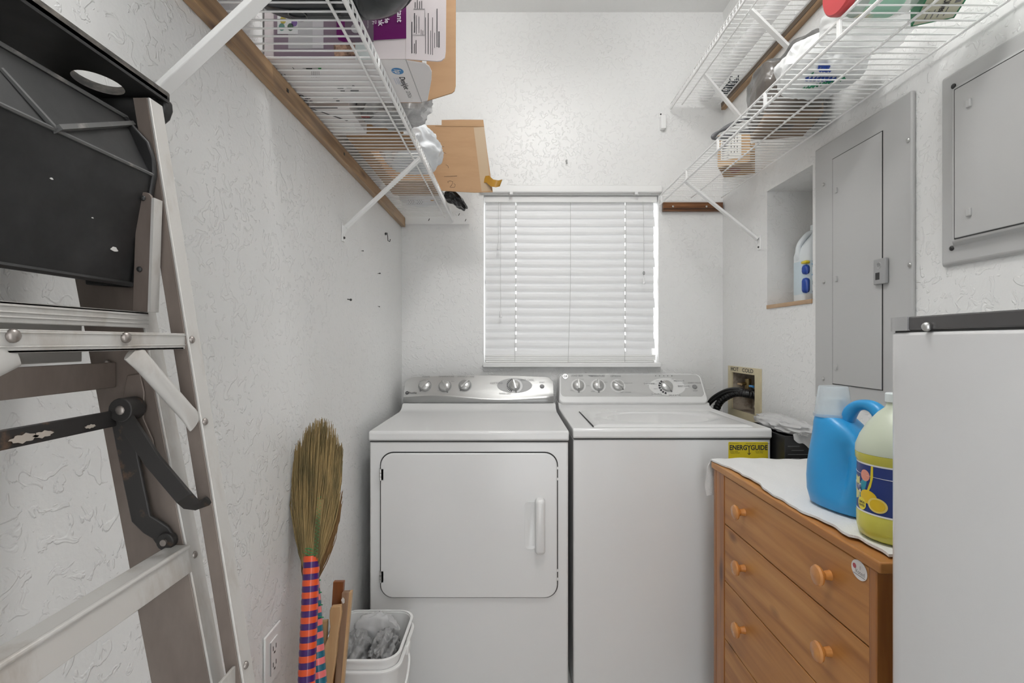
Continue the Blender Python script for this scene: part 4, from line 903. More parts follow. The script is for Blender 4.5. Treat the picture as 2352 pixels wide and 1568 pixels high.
q.hexa([V(xd, yA, CAMH+z1), V(xd, yB, CAMH+z1), V(xd-.003, yB, CAMH+z1), V(xd-.003, yA, CAMH+z1)], [V(xd+.0045, yA, CAMH+z0), V(xd+.0045, yB, CAMH+z0), V(xd+.0015, yB, CAMH+z0), V(xd+.0015, yA, CAMH+z0)])
q.rbox(xd-.020, xd, yA, yB, z1-.0015, z1+.001); q.tube([V(xd, yA, CAMH+z1-.001), V(xd, yB, CAMH+z1-.001)], .0028, 8); q.rbox(xd-.0205, xd-.018, yA, yB, z0, z1)
q.build('step', M_alu, ld, bevel=.0006)
for dz in (.29, .58):                          # lower steps, below the frame
    xx = x2f(CAMH-.2225-dz); q = MB(); q.rbox(xx-.066, xx, yA, yB, -.2235-dz, -.2205-dz); q.rbox(xx-.003, xx+.0005, yA, yB, -.25-dz, -.2205-dz); q.build('step', M_alu, ld, bevel=.0006)
z = -.3545; xe = x1f(CAMH+z)-.0035
q = MB(); q.rbox(xe-.003, xe, NEAR, D+.002, z-.022, z); q.build('rear_bar', M_alu, ld, bevel=.0008)
# gusset plate and spreader
g = [P(px, py, D-.002) for px, py in ((292, 862), (322, 858), (332, 900), (330, 960), (352, 1010), (356, 1040), (340, 1072), (302, 1040), (280, 930))]
MB().prism([V(p.x, D-.0025, p.z) for p in g], (0, .002, 0)).build('gusset', M_alub, ld, bevel=.0008)
yS = D-.018
def flat(pts, w_, t_=.003, nm='spreader_arm', m=None):
    q = MB(); L_ = []
    for i, p in enumerate(pts):
        d = (pts[min(i+1, len(pts)-1)]-pts[max(i-1, 0)]); d.y = 0; d.normalize(); s2 = d.cross(V(0, 1, 0))
        L_.append([p+s2*w_-V(0, t_, 0), p+s2*w_+V(0, t_, 0), p-s2*w_+V(0, t_, 0), p-s2*w_-V(0, t_, 0)])
    q.ring(L_); return q.build(nm, m or M_rust, ld, bevel=.0012)
a1 = flat([P(272, 938, yS-.004), P(352, 1058, yS-.006), P(424, 1143, yS-.006), P(441, 1160, D-.012), P(462, 1156, D-.004), P(477, 1160, D+.004), P(482, 1176, D+.006)], .0085, .002)
a2 = flat([P(276, 945, yS+.006), P(300, 1068, yS+.006), P(326, 1190, yS+.006), P(348, 1208, D-.008), P(370, 1222, D-.005), P(386, 1245, D-.003)], .0105, .002)
q = MB(); c = P(386, 1240, D-.004); q.tube([c+V(0, -.006, 0), c+V(0, .003, 0)], .0095, 16); q.build('spreader_end', M_rust, ld, bevel=.001)
MB().tube([c+V(0, -.0085, 0), c+V(0, -.005, 0)], .0035, 10).build('rivet', M_rivet, ld)
c = P(275, 942, yS-.008); q = MB(); q.tube([c, c+V(0, .022, 0)], .0125, 18); pv = q.build('spreader_pivot', M_rust, ld, bevel=.001); MB().ball(c, (.005, .002, .005), 10, 6).build('rivet', M_rivet, pv)
c2 = onp(266, 960, (-.4185, 0, 0), V(1, 0, 0)); zc = c2.z
q = MB(); q.box(-.4205, -.4175, .395, c2.y, zc-.0085, zc+.0085); cb = q.build('spreader_crossbar', M_rust, ld, bevel=.0012)
MB().box(-.4215, -.4165, NEAR+.006, .402, zc-.0105, zc+.0105).build('crossbar_sleeve', M_rust, cb, bevel=.0012)
for k, (px, py, s_) in enumerate(((208, 979, .0032), (56, 1006, .0065), (100, 997, .0050))):
    c = onp(px, py, (-.4162, 0, 0), V(1, 0, 0)); q = MB(); patch(q, [(a*(1.9+.25*math.sin(1.7*i+k)), b_*(.55+.14*math.sin(2.3*i))) for i, (a, b_) in enumerate(disc(s_, s_, 22))], c, (0, -1, 0), (0, 0, 1), .0004)
    q.build('bare_patch', mat('bare_metal', (.42, .37, .32), .5), cb, smooth=0)
# ---------------------------------------------------------------- brooms
M_straw = mat('broom_straw', (.36, .25, .105), .75, var=((.15, .115, .048), (60, 60, 6), .40, .62))
M_straw2 = mat('brown_straw', (.24, .135, .05), .75, var=((.13, .07, .028), (60, 60, 6), .40, .62))
def tape(name, c, r=.3): return mat(name, c, r, coat=.3)
M_or, M_pu = tape('orange_tape', (.78, .095, .022)), tape('purple_tape', (.055, .010, .14))
M_pk, M_te = tape('pink_tape', (.80, .17, .17)), tape('teal_tape', (.01, .13, .20))
def broom(label, top, neck, foot, wid, mA, mB, rh, mstraw, nb, pitch, fan, seed, n):
    rnd = random.Random(seed); t = thing('grass_broom', label, 'broom', foot, 'straw brooms')
    ax = (neck-foot); L_ = ax.length; segs = int(L_/pitch); per = []
    pts = []; rs = []
    for i in range(segs*2+1): pts.append(foot+ax*(i/(segs*2))); 
    e = MB(); e.tube(pts, [rh*(1.04 if i % 2 else 1.0) for i in range(len(pts))], 16, mi=lambda k: 0 if (k//2-segs) % 2 else 1); e.build('handle', [mA, mB], t, smooth=70)
    up_ = (top-neck); H = up_.length; side = V(1, 0, 0)-up_.normalized()*up_.normalized().x; side.normalize(); bk = up_.normalized().cross(side)
    b_ = MB()
    for i in range(n):
        a = rnd.uniform(-1, 1); d = rnd.uniform(-1, 1)*math.sqrt(max(0, 1-a*a))
        ln = H*(1-.24*a*a)*rnd.uniform(.55 if i % 3 == 0 else .82, 1.0)*fan(a)
        p0 = neck-up_.normalized()*.03+side*a*rh*.9+bk*d*rh*.6
        pts = []
        for k in range(6):
            s_ = k/5; w_ = rh*.8+(wid-rh*.8)*min(1, s_/.72)**.85
            pts.append(neck-up_.normalized()*.03*(1-s_)+up_.normalized()*ln*s_+side*(a*w_+rnd.uniform(-1, 1)*.002)+bk*(d*(rh*.7+.012*s_)))
        r0 = .0013
        b_.tube(pts, [r0*1.2, r0, r0, r0*.9, r0*.7, r0*.35], 4, caps=False)
    o = b_.build('bristles', mstraw, t, smooth=80, fix=False); o['kind'] = 'stuff'
    return t, side, bk, up_.normalized()
bt, bn_, bf = P(738, 957, 1.275), P(716, 1275, 1.215), None
k_ = (bn_-P(704, 1568, 1.135)); foot = bn_-k_*((bn_.z-.012)/k_.z)
t1, sd, bk, un = broom('straw broom bristles up, its handle wrapped in orange and purple tape', bt, bn_, foot, .059, M_or, M_pu, .0182, M_straw, 1, .0128, lambda a: 1.0, 3, 900)
q = MB()                                        # green binding thread
for k in range(26):
    z = k/25; c = bn_+un*(.006+.13*z); q2 = [c+sd*.021*math.cos(PI*j/6)+bk*(.014*math.sin(PI*j/6)+.002)*-1+un*.003*math.sin(j*1.7+k) for j in range(7)]
    if k < 3: q.tube(q2, .0009, 4)
zz = [bn_+un*(.004+.004*i)+sd*(.012+.008*(1 if i % 2 else -.2))-bk*.017*(1 if bk.y > 0 else -1) for i in range(34)]
q.tube(zz, .0009, 4); q.build('green_binding', mat('green_thread', (.02, .30, .10), .6), t1)
cols = bn_+un*.10-bk*(.021 if bk.y > 0 else -.021)
sd_bundle = MB()
for k in range(5): sd_bundle.tube([bn_+sd*(.004+.003*k)-bk*(.013 if bk.y > 0 else -.013), bn_+un*.13+sd*(.012+.003*k)-bk*(.016 if bk.y > 0 else -.016)], .002, 6)
sd_bundle.build('stalk_bundle', M_straw, t1)
bt2, bn2 = P(757, 1088, 1.335), P(716, 1312, 1.27)
# the second broom stands behind, crossing low to the right
f2 = P(734, 1568, 1.19); k_ = (bn2-f2); foot2 = bn2-k_*((bn2.z-.012)/k_.z)
t2, sd2, bk2, un2 = broom('second straw broom mostly hidden behind the other, its handle striped pink and teal', bt2, bn2, foot2, .046, M_pk, M_te, .0160, M_straw2, 1, .0135, lambda a: 1.0, 9, 500)
MB().tube([bn2+un2*.01+sd2*.018*math.cos(i*.9)+bk2*.018*math.sin(i*.9)-(bn2-foot2).normalized()*.004*i for i in range(34)], .0011, 4).build('green_binding', mat('green_thread', (.02, .30, .10), .6), t2)
# ---------------------------------------------------------------- wood offcuts leaning in the corner
def plank(label, m, top0, top1, foot0, foot1, th, nm='wood_batten', extra=None):
    # front face through four points (top left/right, foot left/right at floor level)
    t = Vector(th); o = MB().hexa([foot0, foot1, foot1+t, foot0+t], [top0, top1, top1+t, top0+t]).build(nm, m, bevel=.0015)
    return tag(o, label, 'wood batten', 'wood pieces leaning by the pail')
M_wA = wood('mahogany_slat', (.10, .025, .006), (.19, .055, .012), (.26, .085, .02), (30, 30, 3), rough=.35, coat=.3)
M_wB = wood('pale_paddle_wood', (.46, .27, .12), (.55, .34, .165), (.62, .40, .21), (30, 30, 3))
M_wC = wood('brown_batten', (.25, .15, .09), (.32, .20, .125), (.38, .25, .16), (40, 40, 3))
M_wD = wood('tan_batten', (.40, .25, .11), (.48, .31, .15), (.55, .37, .19), (40, 40, 3))
def down(a, b_):                                # continue the line a-b to the floor
    k = b_-a; r = a+k*((a.z-.002)/-k.z); r.x = max(r.x, -.525+max(0, a.x+.50)*.7); return r
def line(pxs, Ya, Yb): a, b_ = P(pxs[0], pxs[1], Ya), P(pxs[2], pxs[3], Yb); return a, down(a, b_)
a0, f0 = line((765, 1336, 757, 1450), 1.337, 1.335); a1_, f1 = line((790, 1336, 781, 1450), 1.337, 1.335)
plank('dark mahogany slat, tallest of the wood pieces leaning beside the pail', M_wA, a0, a1_, f0, f1, (0, .012, 0))
a0, f0 = line((785, 1361, 757, 1568), 1.320, 1.316); a1_, f1 = line((802, 1360, 774, 1568), 1.320, 1.316)
o = plank('brown batten with a white chip, leaning right against the white pail', M_wC, a0, a1_, f0, f1, (0, .014, 0))
e0 = MB().hexa([f1+V(0, -.0002, 0), f1+V(.006, .0, 0), f1+V(.006, .014, 0), f1+V(0, .0138, 0)], [a1_+V(0, -.0002, 0), a1_+V(.006, 0, 0), a1_+V(.006, .014, 0), a1_+V(0, .0138, 0)]); e0.build('pale_edge', M_wB, o)
c = P(787, 1379, 1.3195); q = MB(); patch(q, [(-.004, .002), (.001, .009), (.005, .004), (.005, -.005), (.001, -.008)], c, (1, 0, 0), (0, 0, 1), .0005); q.build('chip', mat('white_chip', (.7, .66, .62), .6), o, smooth=0)
a0, f0 = line((729, 1428, 727, 1490), 1.318, 1.317); a1_, f1 = line((752, 1425, 749, 1490), 1.318, 1.317)
plank('tan wood batten, shortest, just behind the broom handle', M_wD, a0, a1_, f0, f1, (0, .010, 0))
YY = lambda py: 1.300-.00002*(py-1393)
outl_l = [(760, 1394), (757, 1402), (756, 1420), (758, 1440), (755, 1460), (746, 1480), (740, 1500), (737, 1530), (734, 1568)]
outl_r = [(782, 1392), (783, 1410), (780, 1430), (776, 1455), (773, 1478), (772, 1500), (768, 1530), (762, 1568)]
L3 = [P(x, y, YY(y)) for x, y in outl_l]; R3 = [P(x, y, YY(y)) for x, y in outl_r]
L3.append(down(L3[0], L3[-1])); R3.append(down(R3[0], R3[-1]))
poly = L3+R3[::-1]; q = MB(); q.prism(poly, (0, .014, 0)); 
tag(q.build('wood_paddle', M_wB, bevel=.002), 'pale wooden paddle-shaped piece with a waist, in front of the other offcuts', 'wood piece')
# ---------------------------------------------------------------- white pail
pl = thing('white_pail', 'square white plastic pail full of crumpled bags in front of the dryer', 'pail', (-.42, 1.485, 0))
pcx, pcy, pzr = -.4165, 1.486, CAMH-.846
def psec(w_, d_, r, z, dx=0): return [V(pcx+a, pcy+b_, z) for a, b_ in rrect(w_, d_, r, 8)]
q = MB(); q.ring([psec(.185, .215, .03, .001), psec(.190, .222, .035, .012), psec(.212, .246, .045, pzr-.03), psec(.2135, .248, .045, pzr-.004), psec(.209, .243, .043, pzr-.004), psec(.206, .240, .043, pzr-.03), psec(.184, .214, .032, .010), psec(.10, .12, .02, .009)], caps=True)
M_pail = mat('white_pail_plastic', (.80, .80, .79), .35)
q.build('body', M_pail, pl, smooth=50)
q = MB(); q.ring([psec(.226, .260, .050, pzr-.004), psec(.226, .260, .050, pzr), psec(.212, .246, .045, pzr+.001), psec(.212, .246, .045, pzr-.005)], caps=False); q.build('rim', M_pail, pl, smooth=40)
q = MB(); q.ring([psec(.213, .247, .046, pzr-.036), psec(.232, .266, .052, pzr-.034), psec(.232, .266, .052, pzr-.030), psec(.2145, .248, .046, pzr-.028)], caps=False); q.build('collar', M_pail, pl, smooth=40)
q = MB(); q.tube(smoothpath([V(pcx+.112, pcy-.01, pzr-.035), V(pcx+.122, pcy-.02, pzr-.06), V(pcx+.124, pcy-.06, pzr-.09), V(pcx+.116, pcy-.10, pzr-.11)], 6), .0035, 8); q.build('bail_handle', M_pail, pl, smooth=60)
q = MB(); q.box(pcx+.1075, pcx+.120, pcy-.022, pcy+.012, pzr-.052, pzr-.024); q.build('handle_ear', M_pail, pl, bevel=.004)
M_gbag = mat('grey_bag_plastic', (.23, .23, .23), .3, var=((.34, .34, .34), (18, 18, 18), .4, .6), bump=(45, .5, .006))
o = crumple((pcx-.036, pcy-.020, pzr-.058), (.040, .062, .046), 5, .38, 2.0, 5).build('plastic_bag', M_gbag, smooth=60); tag(o, 'crumpled grey plastic bag filling the left of the white pail', 'plastic bag')
o = crumple((pcx+.048, pcy-.01, pzr-.046), (.030, .056, .036), 8, .42, 2.4, 5).build('plastic_bag', M_gbag, smooth=60); tag(o, 'twisted grey plastic bag resting at the right edge inside the white pail', 'plastic bag')
o = crumple((pcx+.005, pcy+.072, pzr-.030), (.058, .026, .045), 2, .22, 1.8, 4).build('plastic_bag', film('milky_film', (.78, .78, .78), .45), smooth=60); tag(o, 'milky see-through plastic bag standing at the back inside the white pail', 'plastic bag')
o = crumple((pcx, pcy, pzr-.16), (.060, .075, .035), 13, .18, 2, 3).build('plastic_bag', M_black, smooth=60); tag(o, 'black plastic bag at the bottom of the white pail under grey bags', 'plastic bag')
# ---------------------------------------------------------------- things on the left shelf
from mathutils.bvhtree import BVHTree
ZL = CAMH+.6078
M_pink = mat('pale_carton_print', (.60, .545, .55), .45)
M_wcart = mat('white_carton', (.80, .775, .77), .45)
M_card = mat('brown_cardboard', (.40, .245, .13), .75, var=((.375, .225, .118), (6, 6, 30), .42, .60))
M_mauve = mat('mauve_print', (.20, .145, .185), .45)
M_purple = mat('purple_print', (.115, .003, .095), .4)
M_lgrey = mat('light_grey_print', (.42, .41, .42), .45)
pb_ = thing('printer_carton', 'white and purple printer carton lying open on the left shelf', 'carton', (-.38, 1.2, ZL))
bx0, bx1, by0, by1, bz1 = -.533, -.229, 1.105, 1.302, ZL+.34
q = MB(); q.box(bx0, bx1, by0, by1, ZL, ZL+.003); bot = q.build('bottom_panel', M_wcart, pb_)
q = MB(); q.box(bx0, bx1, by0-.003, by0, ZL, bz1); fro = q.build('front_panel', M_pink, pb_)
q = MB(); q.box(bx0, bx1, by1, by1+.003, ZL, bz1); q.build('back_panel', M_card, pb_)
q = MB(); q.box(bx0, bx0+.003, by0, by1, ZL+.003, bz1); q.build('end_panel', M_wcart, pb_)
q = MB(); q.box(bx0, bx1, by0, by1, bz1, bz1+.003); q.build('top_panel', M_wcart, pb_)
YP = by0-.003
def fpatch(pxs, m, name, par, lift=.0006, Y=None):  # a printed area on a panel facing the room
    Y = Y or YP; pts = [P(x, y, Y-lift) for x, y in pxs]; q = MB(); q.prism(pts, (0, .0003, 0)); return q.build(name, m, par, smooth=0)
rect = lambda a, b_, c, d: [(a, b_), (c, b_), (c, d), (a, d)]
pr_ = fpatch(rect(629, -110, 826, 131), M_mauve, 'print_field', fro)
fpatch(rect(662, -60, 743, 112), M_lgrey, 'print_printer', fro, .0009); fpatch(rect(637, 30, 684, 78), mat('paper_print', (.62, .62, .62), .5), 'print_page', fro, .0012)
fpatch(rect(718, -40, 742, 110), mat('mid_grey_print', (.52, .50, .52), .5), 'print_printer_side', fro, .0012)
for x, y, c in ((650, 46, (.42, .33, .05)), (667, 62, (.05, .10, .06)), (676, 52, (.15, .08, .25)), (647, 62, (.1, .22, .18))):
    fpatch([(x+a*7, y+b_*9) for a, b_ in disc(1, 1, 12)], mat('page_spot_%d' % x, c, .5), 'print_spot', fro, .0014)
fpatch([(766, 102), (815, 97), (815, 128), (768, 129)], mat('photo_print', (.09, .05, .035), .5, var=((.45, .28, .2), (40, 40, 40), .45, .6)), 'print_photo', fro, .0009)
fpatch([(773, -110), (933, -110), (933, 88), (860, 92), (790, 96), (778, 92), (773, 80)], M_purple, 'print_purple', fro, .0009)
fpatch([(792, 20), (858, 20), (858, 96), (812, 96), (792, 86)], mat('plum_grey_print', (.12, .085, .115), .5), 'print_grey_box', fro, .0012)
fpatch([(817+a*11, 65+b_*11) for a, b_ in disc(1, 1, 20)], M_lgrey, 'print_circle', fro, .0015)
def vtext(s, px, py, h, m, par, wide=1., bold=0.): text_mb(s, P(px, py, YP-.0006), (0, 0, -1), (1, 0, 0), h, wide, bold, align='RIGHT', lift=.0016).build('lettering', m, par, smooth=0)
M_print = mat('print_white', (.74, .70, .74), .5)
vtext('instant', 918, 52, .0165, M_print, fro, bold=.0003); vtext('include', 889, 54, .014, M_print, fro, bold=.0003); vtext('Ink', 875, 60, .0165, M_print, fro, bold=.0004)
vtext('respuesta', 864, 56, .008, M_print, fro); vtext('HP+', 857, 58, .008, M_print, fro); vtext('autoriza', 846, 66, .006, M_lgrey, fro)
fpatch(rect(816, 97, 858, 137), mat('grey_green_tag', (.48, .52, .51), .5), 'price_tag', fro, .0015)
# print on the bottom panel (seen from below)
def bpt(px, py, z=ZL): return onp(px, py, (0, 0, z), V(0, 0, -1))
def btext(s, px, py, h, m, wide=1., bold=0., align='CENTER', lift=.0005, shear=0.): text_mb(s, bpt(px, py), (0, 1, 0), (1, 0, 0), h, wide, bold, align=align, lift=lift, shear=shear).build('lettering', m, bot, smooth=0)
q = MB(); patch(q, disc(.0135), bpt(913, 163), (0, 1, 0), (1, 0, 0), .0006); q.build('round_logo', mat('logo_blue', (.05, .24, .52), .4), bot, smooth=0)
text_mb('hp', bpt(913, 163), (0, 1, 0), (1, 0, 0), .021, .85, .0004, lift=.0009, shear=.3).T(Matrix.Identity(4)).build('lettering', M_wcart, bot, smooth=0)
btext('DeskJet', 922, 176, .0185, M_ink, bold=.0003, align='LEFT'); btext('2752e', 936, 209, .014, M_greyink, align='LEFT')
for px in (908, 913, 917): btext('printing simplified', px, 186, .004, mat('pale_blue_ink', (.35, .42, .62), .6))
for s, px, py, h in (('XL', 634, 160, .014), ('ea', 660, 160, .010), ('11', 652, 173, .016), ('pc', 665, 173, .013), ('i', 675, 158, .02), ('HP 67', 700, 175, .008), ('Setup', 720, 175, .007), ('0', 812, 197, .010)):
    text_mb(s, bpt(px, py), (1, 0, 0), (0, -1, 0), h, 1, .0002, lift=.0005).build('lettering', M_ink, bot, smooth=0)
def bbar(a, b_, c, d, m=M_ink, name='print_block'):
    pts = [bpt(x, y, ZL-.0005) for x, y in ((a, b_), (c, b_), (c, d), (a, d))]; MB().prism(pts, (0, 0, .0004)).build(name, m, bot, smooth=0)
bbar(703, 157, 717, 162); bbar(775, 198, 789, 204, M_greyink); bbar(796, 199, 808, 203, M_greyink); bbar(700, 222, 713, 227); bbar(716, 223, 726, 225); bbar(765, 222, 776, 226); bbar(772, 231, 780, 234); bbar(782, 208, 792, 211, M_greyink); bbar(805, 207, 824, 214, M_greyink); bbar(731, 156, 738, 159, mat('leaf_green', (.03, .25, .06), .5))
bbar(695, 156.4, 735, 156.8, M_greyink, 'print_frame'); bbar(720, 188.6, 752, 189, M_greyink, 'print_frame')
for k in range(5): bbar(716+k*4, 164, 717+k*4, 178, M_greyink, 'print_line')
for px, py in ((693, 221), (704, 224), (703, 233), (716, 234)):
    c = bpt(px, py, ZL-.0004); q = MB(); q.tube([c+V(.005*math.cos(t), .006*math.sin(t), 0) for t in [2*PI*i/9 for i in range(9)]], .0011, 4, closed=True); q.build('recycling_mark', M_ink, bot)
# open flaps
fl_ = [P(933, -130, by0), P(1026, -130, by0), P(1024, 118, by0), P(1022, 134, by0), P(1014, 141, by0), P(1005, 142, by0), P(933, 137, by0)]
f1_ = MB().prism(fl_, (0, -.003, 0)).build('side_flap', M_pink, pb_)
def ftext_lines(x, y0_, y1_, wpx, m=M_ink): fpatch([(x, y0_), (x+wpx, y0_), (x+wpx, y1_), (x, y1_)], m, 'fine_print', f1_, .0006, by0-.003)
for x, a, b_, wd in ((945, 50, 122, 2), (951, 100, 122, 1.5), (955, 92, 123, 1.5), (951, 30, 75, 2), (956, 35, 78, 1), (962, 38, 76, 1), (967, 68, 79, 1), (971, 70, 80, 1), (977, 40, 123, 1), (983, 30, 124, 1.5), (989, 70, 125, 1), (993, 40, 126, 1), (998, 75, 110, 1), (1003, 20, 108, 1.8), (1007, 72, 109, 2.6), (953, 5, 18, 1.5), (958, 0, 20, 1.5), (963, 3, 20, 1.5), (968, 2, 19, 1.5)): ftext_lines(x, a, b_, wd)
for a, b_, c, d in ((948, 80, 976, 80.8), (975.4, 22, 976.2, 80), (950, 20, 976, 21)): fpatch(rect(a, b_, c, d), M_greyink, 'print_frame', f1_, .0006, by0-.003)
bk = [P(978, -140, by1), P(1047, -140, by1), P(1046.5, 196, by1), P(1044, 208, by1), P(1038, 213, by1), P(980, 231, by1)]
MB().prism(bk, (0, .004, 0)).build('side_flap', M_card, pb_)
MB().prism([(bx1, by0+.005, ZL-.0), (-.190, 1.122, ZL+.0), (-.183, 1.134, ZL), (-.181, 1.155, ZL), (-.187, 1.19, ZL), (-.213, 1.293, ZL), (bx1, 1.30, ZL)], (0, 0, .003)).build('bottom_flap', M_wcart, pb_, bevel=.0008)
MB().box(bx1-.0008, bx1+.0008, by0, by1, ZL-.0006, ZL+.001).build('fold_line', mat('fold_grey', (.42, .41, .41), .6), pb_, smooth=0)
# black tub
tb = thing('plastic_tub', 'glossy black plastic tub on the near end of the left shelf', 'tub', (-.35, .84, ZL))
def ts(w_, d_, r, z, dx=0, dy=0): return [V(-.330+dx+a, .869+dy+b_, ZL+z) for a, b_ in rrect(w_, d_, r, 8)]
q = MB(); q.ring([ts(.19, .15, .05, .0, -.01), ts(.24, .205, .06, .002, -.01), ts(.275, .24, .07, .012, -.006), ts(.31, .275, .08, .04), ts(.335, .30, .085, .10), ts(.345, .31, .085, .16), ts(.36, .325, .09, .162), ts(.36, .325, .09, .167), ts(.335, .30, .085, .167), ts(.30, .265, .08, .03)])
q.build('body', mat('black_tub_plastic', (.008, .011, .014), .2, var=((.03, .034, .038), (12, 12, 12), .55, .8)), tb, smooth=60)
q = MB(); q.tube([V(-.40, .955, ZL-.0005)+V(.016*math.cos(t), .016*math.sin(t), 0) for t in [2*PI*i/24 for i in range(24)]], .0012, 5, closed=True); q.build('moulded_ring', M_edge, tb)
# grey bag and flat carton
o = MB().box(-.530, -.425, 1.335, 1.500, ZL, ZL+.05).build('flat_carton', M_wcart, bevel=.002); tag(o, 'flat white carton with black stripes between the printer carton and the cardboard box', 'carton')
def bb2(a, b_, c, d, nm='black_stripe'):
    pts = [bpt(x, y, ZL-.0004) for x, y in ((a, b_), (c, d))]; return pts
q = MB(); q.prism([bpt(x, y, ZL-.0004) for x, y in ((706, 244), (772, 244), (776, 249), (710, 249))], (0, 0, .0003)); q.build('black_stripe', M_ink, o, smooth=0)
q = MB(); q.prism([bpt(x, y, ZL-.0004) for x, y in ((718, 251), (722, 251), (800, 277), (796, 278))], (0, 0, .0003)); q.build('black_line', M_ink, o, smooth=0)
q = MB(); q.prism([bpt(x, y, ZL-.0004) for x, y in ((760, 283), (812, 281), (820, 303), (772, 304))], (0, 0, .0003)); q.build('white_patch', M_coatw, o, smooth=0)
g = crumple((-.325, 1.412, ZL+.058), (.082, .072, .070), 21, .26, 2.2, 5, ZL+.001)
M_gb = mat('grey_film', (.33, .33, .33), .25, var=((.50, .50, .50), (16, 16, 16), .40, .60), bump=(40, .5, .006))
o = tag(g.build('plastic_bag', M_gb, smooth=60), 'shiny grey plastic bag on the left shelf between two cartons', 'plastic bag')
t_ = BVHTree.FromPolygons(g.v, g.f)
def surf(tree, px, py, lift=.0012):
    d = Vector(((px-1176)/F, 1.0, -(py-784)/F)).normalized(); h = tree.ray_cast(V(0, 0, CAMH), d)
    return h[0]-d*lift if h[0] else None
def strokes(tree, pl_, r, m, name, par):
    k = 0
    for ln in pl_:
        pts = [surf(tree, x, y) for x, y in ln]; pts = [p for p in pts if p]
        if len(pts) > 1: MB().tube(pts, r, 4).build(name, m, par)
strokes(t_, [[(x, 266+k*.2), (x+3, 270)] for k, x in enumerate(range(826, 848, 4))], .0012, mat('red_print', (.6, .06, .05), .5), 'red_print', o)
# cardboard box, bottom flaps parted around a white bag
cb_ = thing('cardboard_box', 'brown cardboard box with one large flap standing out past the left shelf', 'cardboard box', (-.37, 1.82, ZL))
cx0_, cx1_, cy0_, cy1_, czt = -.488, -.292, 1.520, 2.125, ZL+.29
q = MB(); q.box(cx0_, cx1_, cy0_, 1.625, ZL, ZL+.004); q.build('bottom_flap', M_card, cb_)
q = MB(); q.box(cx0_, cx1_, 1.945, cy1_, ZL, ZL+.004); q.build('bottom_flap', M_card, cb_)
q = MB(); q.box(cx0_, -.452, 1.625, 1.945, ZL, ZL+.004); q.build('bottom_flap', M_card, cb_)
q = MB(); q.box(cx0_-.004, cx0_, cy0_, cy1_, ZL, czt); q.build('side_wall', M_card, cb_)
q = MB(); q.box(cx0_, cx1_-.03, cy0_-.004, cy0_, ZL, ZL+.07); q.build('side_wall', M_card, cb_)
q = MB(); q.box(cx0_, cx1_, cy1_, cy1_+.004, ZL, czt); q.build('side_wall', M_card, cb_)
pts = [V(cx1_, cy1_, ZL+.018), V(cx1_, cy1_, CAMH+.919)]+[P(x, y, cy1_) for x, y in ((1060, 274.5), (1110, 275), (1118, 340), (1132, 441), (1090, 442))]
fl = MB().prism(pts, (0, .004, 0)).build('large_flap', M_card, cb_)
fpatch([(1000, 289), (1112, 290), (1112, 291.5), (1000, 290.5)], mat('score_line', (.25, .145, .07), .8), 'score_line', fl, .0006, cy1_)
fpatch([(1088, 293), (1112, 291), (1128, 438), (1106, 440)], mat('clear_tape', (.42, .31, .20), .3), 'clear_tape', fl, .0006, cy1_)
M_pen = mat('pen_line', (.05, .04, .04), .6)
for ln in ([(978, 326), (1020, 337)], [(990, 341), (1025, 352)], [(1024, 378), (1029, 381), (1030, 386)], [(1030, 420), (1028, 417), (1034, 415), (1040, 417), (1038, 424), (1033, 430)], [(1042, 421), (1046, 424), (1044, 430), (1034, 431)], [(1020, 405), (1050, 404)]):
    MB().tube([P(x, y, cy1_-.0006) for x, y in ln], .0006, 4).build('pen_line', M_pen, fl)
def ribbon(u, v):
    c = [(1112, 412), (1120, 411), (1130, 420), (1142, 422), (1151, 420)]; k = min(3, int(u*4)); f = u*4-k
    x = c[k][0]+(c[k+1][0]-c[k][0])*f; y = c[k][1]+(c[k+1][1]-c[k][1])*f
    return P(x-2*(v-.5)*3, y+(v-.5)*16, cy1_-.003-.02*math.sin(u*2.4)+.006*v)
MB().grid(ribbon, 12, 3, thick=(0, -.0006, 0)).build('tape_end', mat('amber_tape', (.42, .22, .03), .25), fl, smooth=60)
g = crumple((-.350, 1.785, ZL+.060), (.085, .125, .062), 33, .24, 2.0, 5, ZL+.001)
o = tag(g.build('plastic_bag', mat('white_bag_film', (.70, .72, .74), .35, bump=(40, .4, .005)), smooth=60), 'white plastic bag bulging out of the cardboard box on the left shelf', 'plastic bag')
g = crumple((-.400, 2.262, ZL+.035), (.085, .085, .036), 41, .2, 2.0, 5, ZL+.001)
o = tag(g.build('plastic_bag', mat('white_bag_film', (.70, .72, .74), .35), smooth=60), 'flat white plastic bag with amber spots at the far end of the left shelf', 'plastic bag')
t_ = BVHTree.FromPolygons(g.v, g.f)
strokes(t_, [[(922, 466), (930, 469)], [(990, 459), (995, 460)], [(992, 478), (997, 481)]], .0035, mat('amber_spot', (.55, .28, .03), .5), 'amber_spot', o)
strokes(t_, [[(938+k*5, 459), (941+k*5, 463), (938+k*5, 468)] for k in range(3)]+[[(958+k*5, 460), (961+k*5, 464), (958+k*5, 468)] for k in range(3)], .0012, M_greyink, 'arrow_print', o)
g = crumple((-.248, 2.255, ZL+.030), (.040, .045, .024), 51, .30, 1.4, 5)
for p in g.v: p.z -= max(0, p.x+.262)*.75
tag(g.build('plastic_bag', mat('black_bag_film', (.010, .010, .011), .22), smooth=60), 'black plastic bag hanging over the lip at the far end of the left shelf', 'plastic bag')
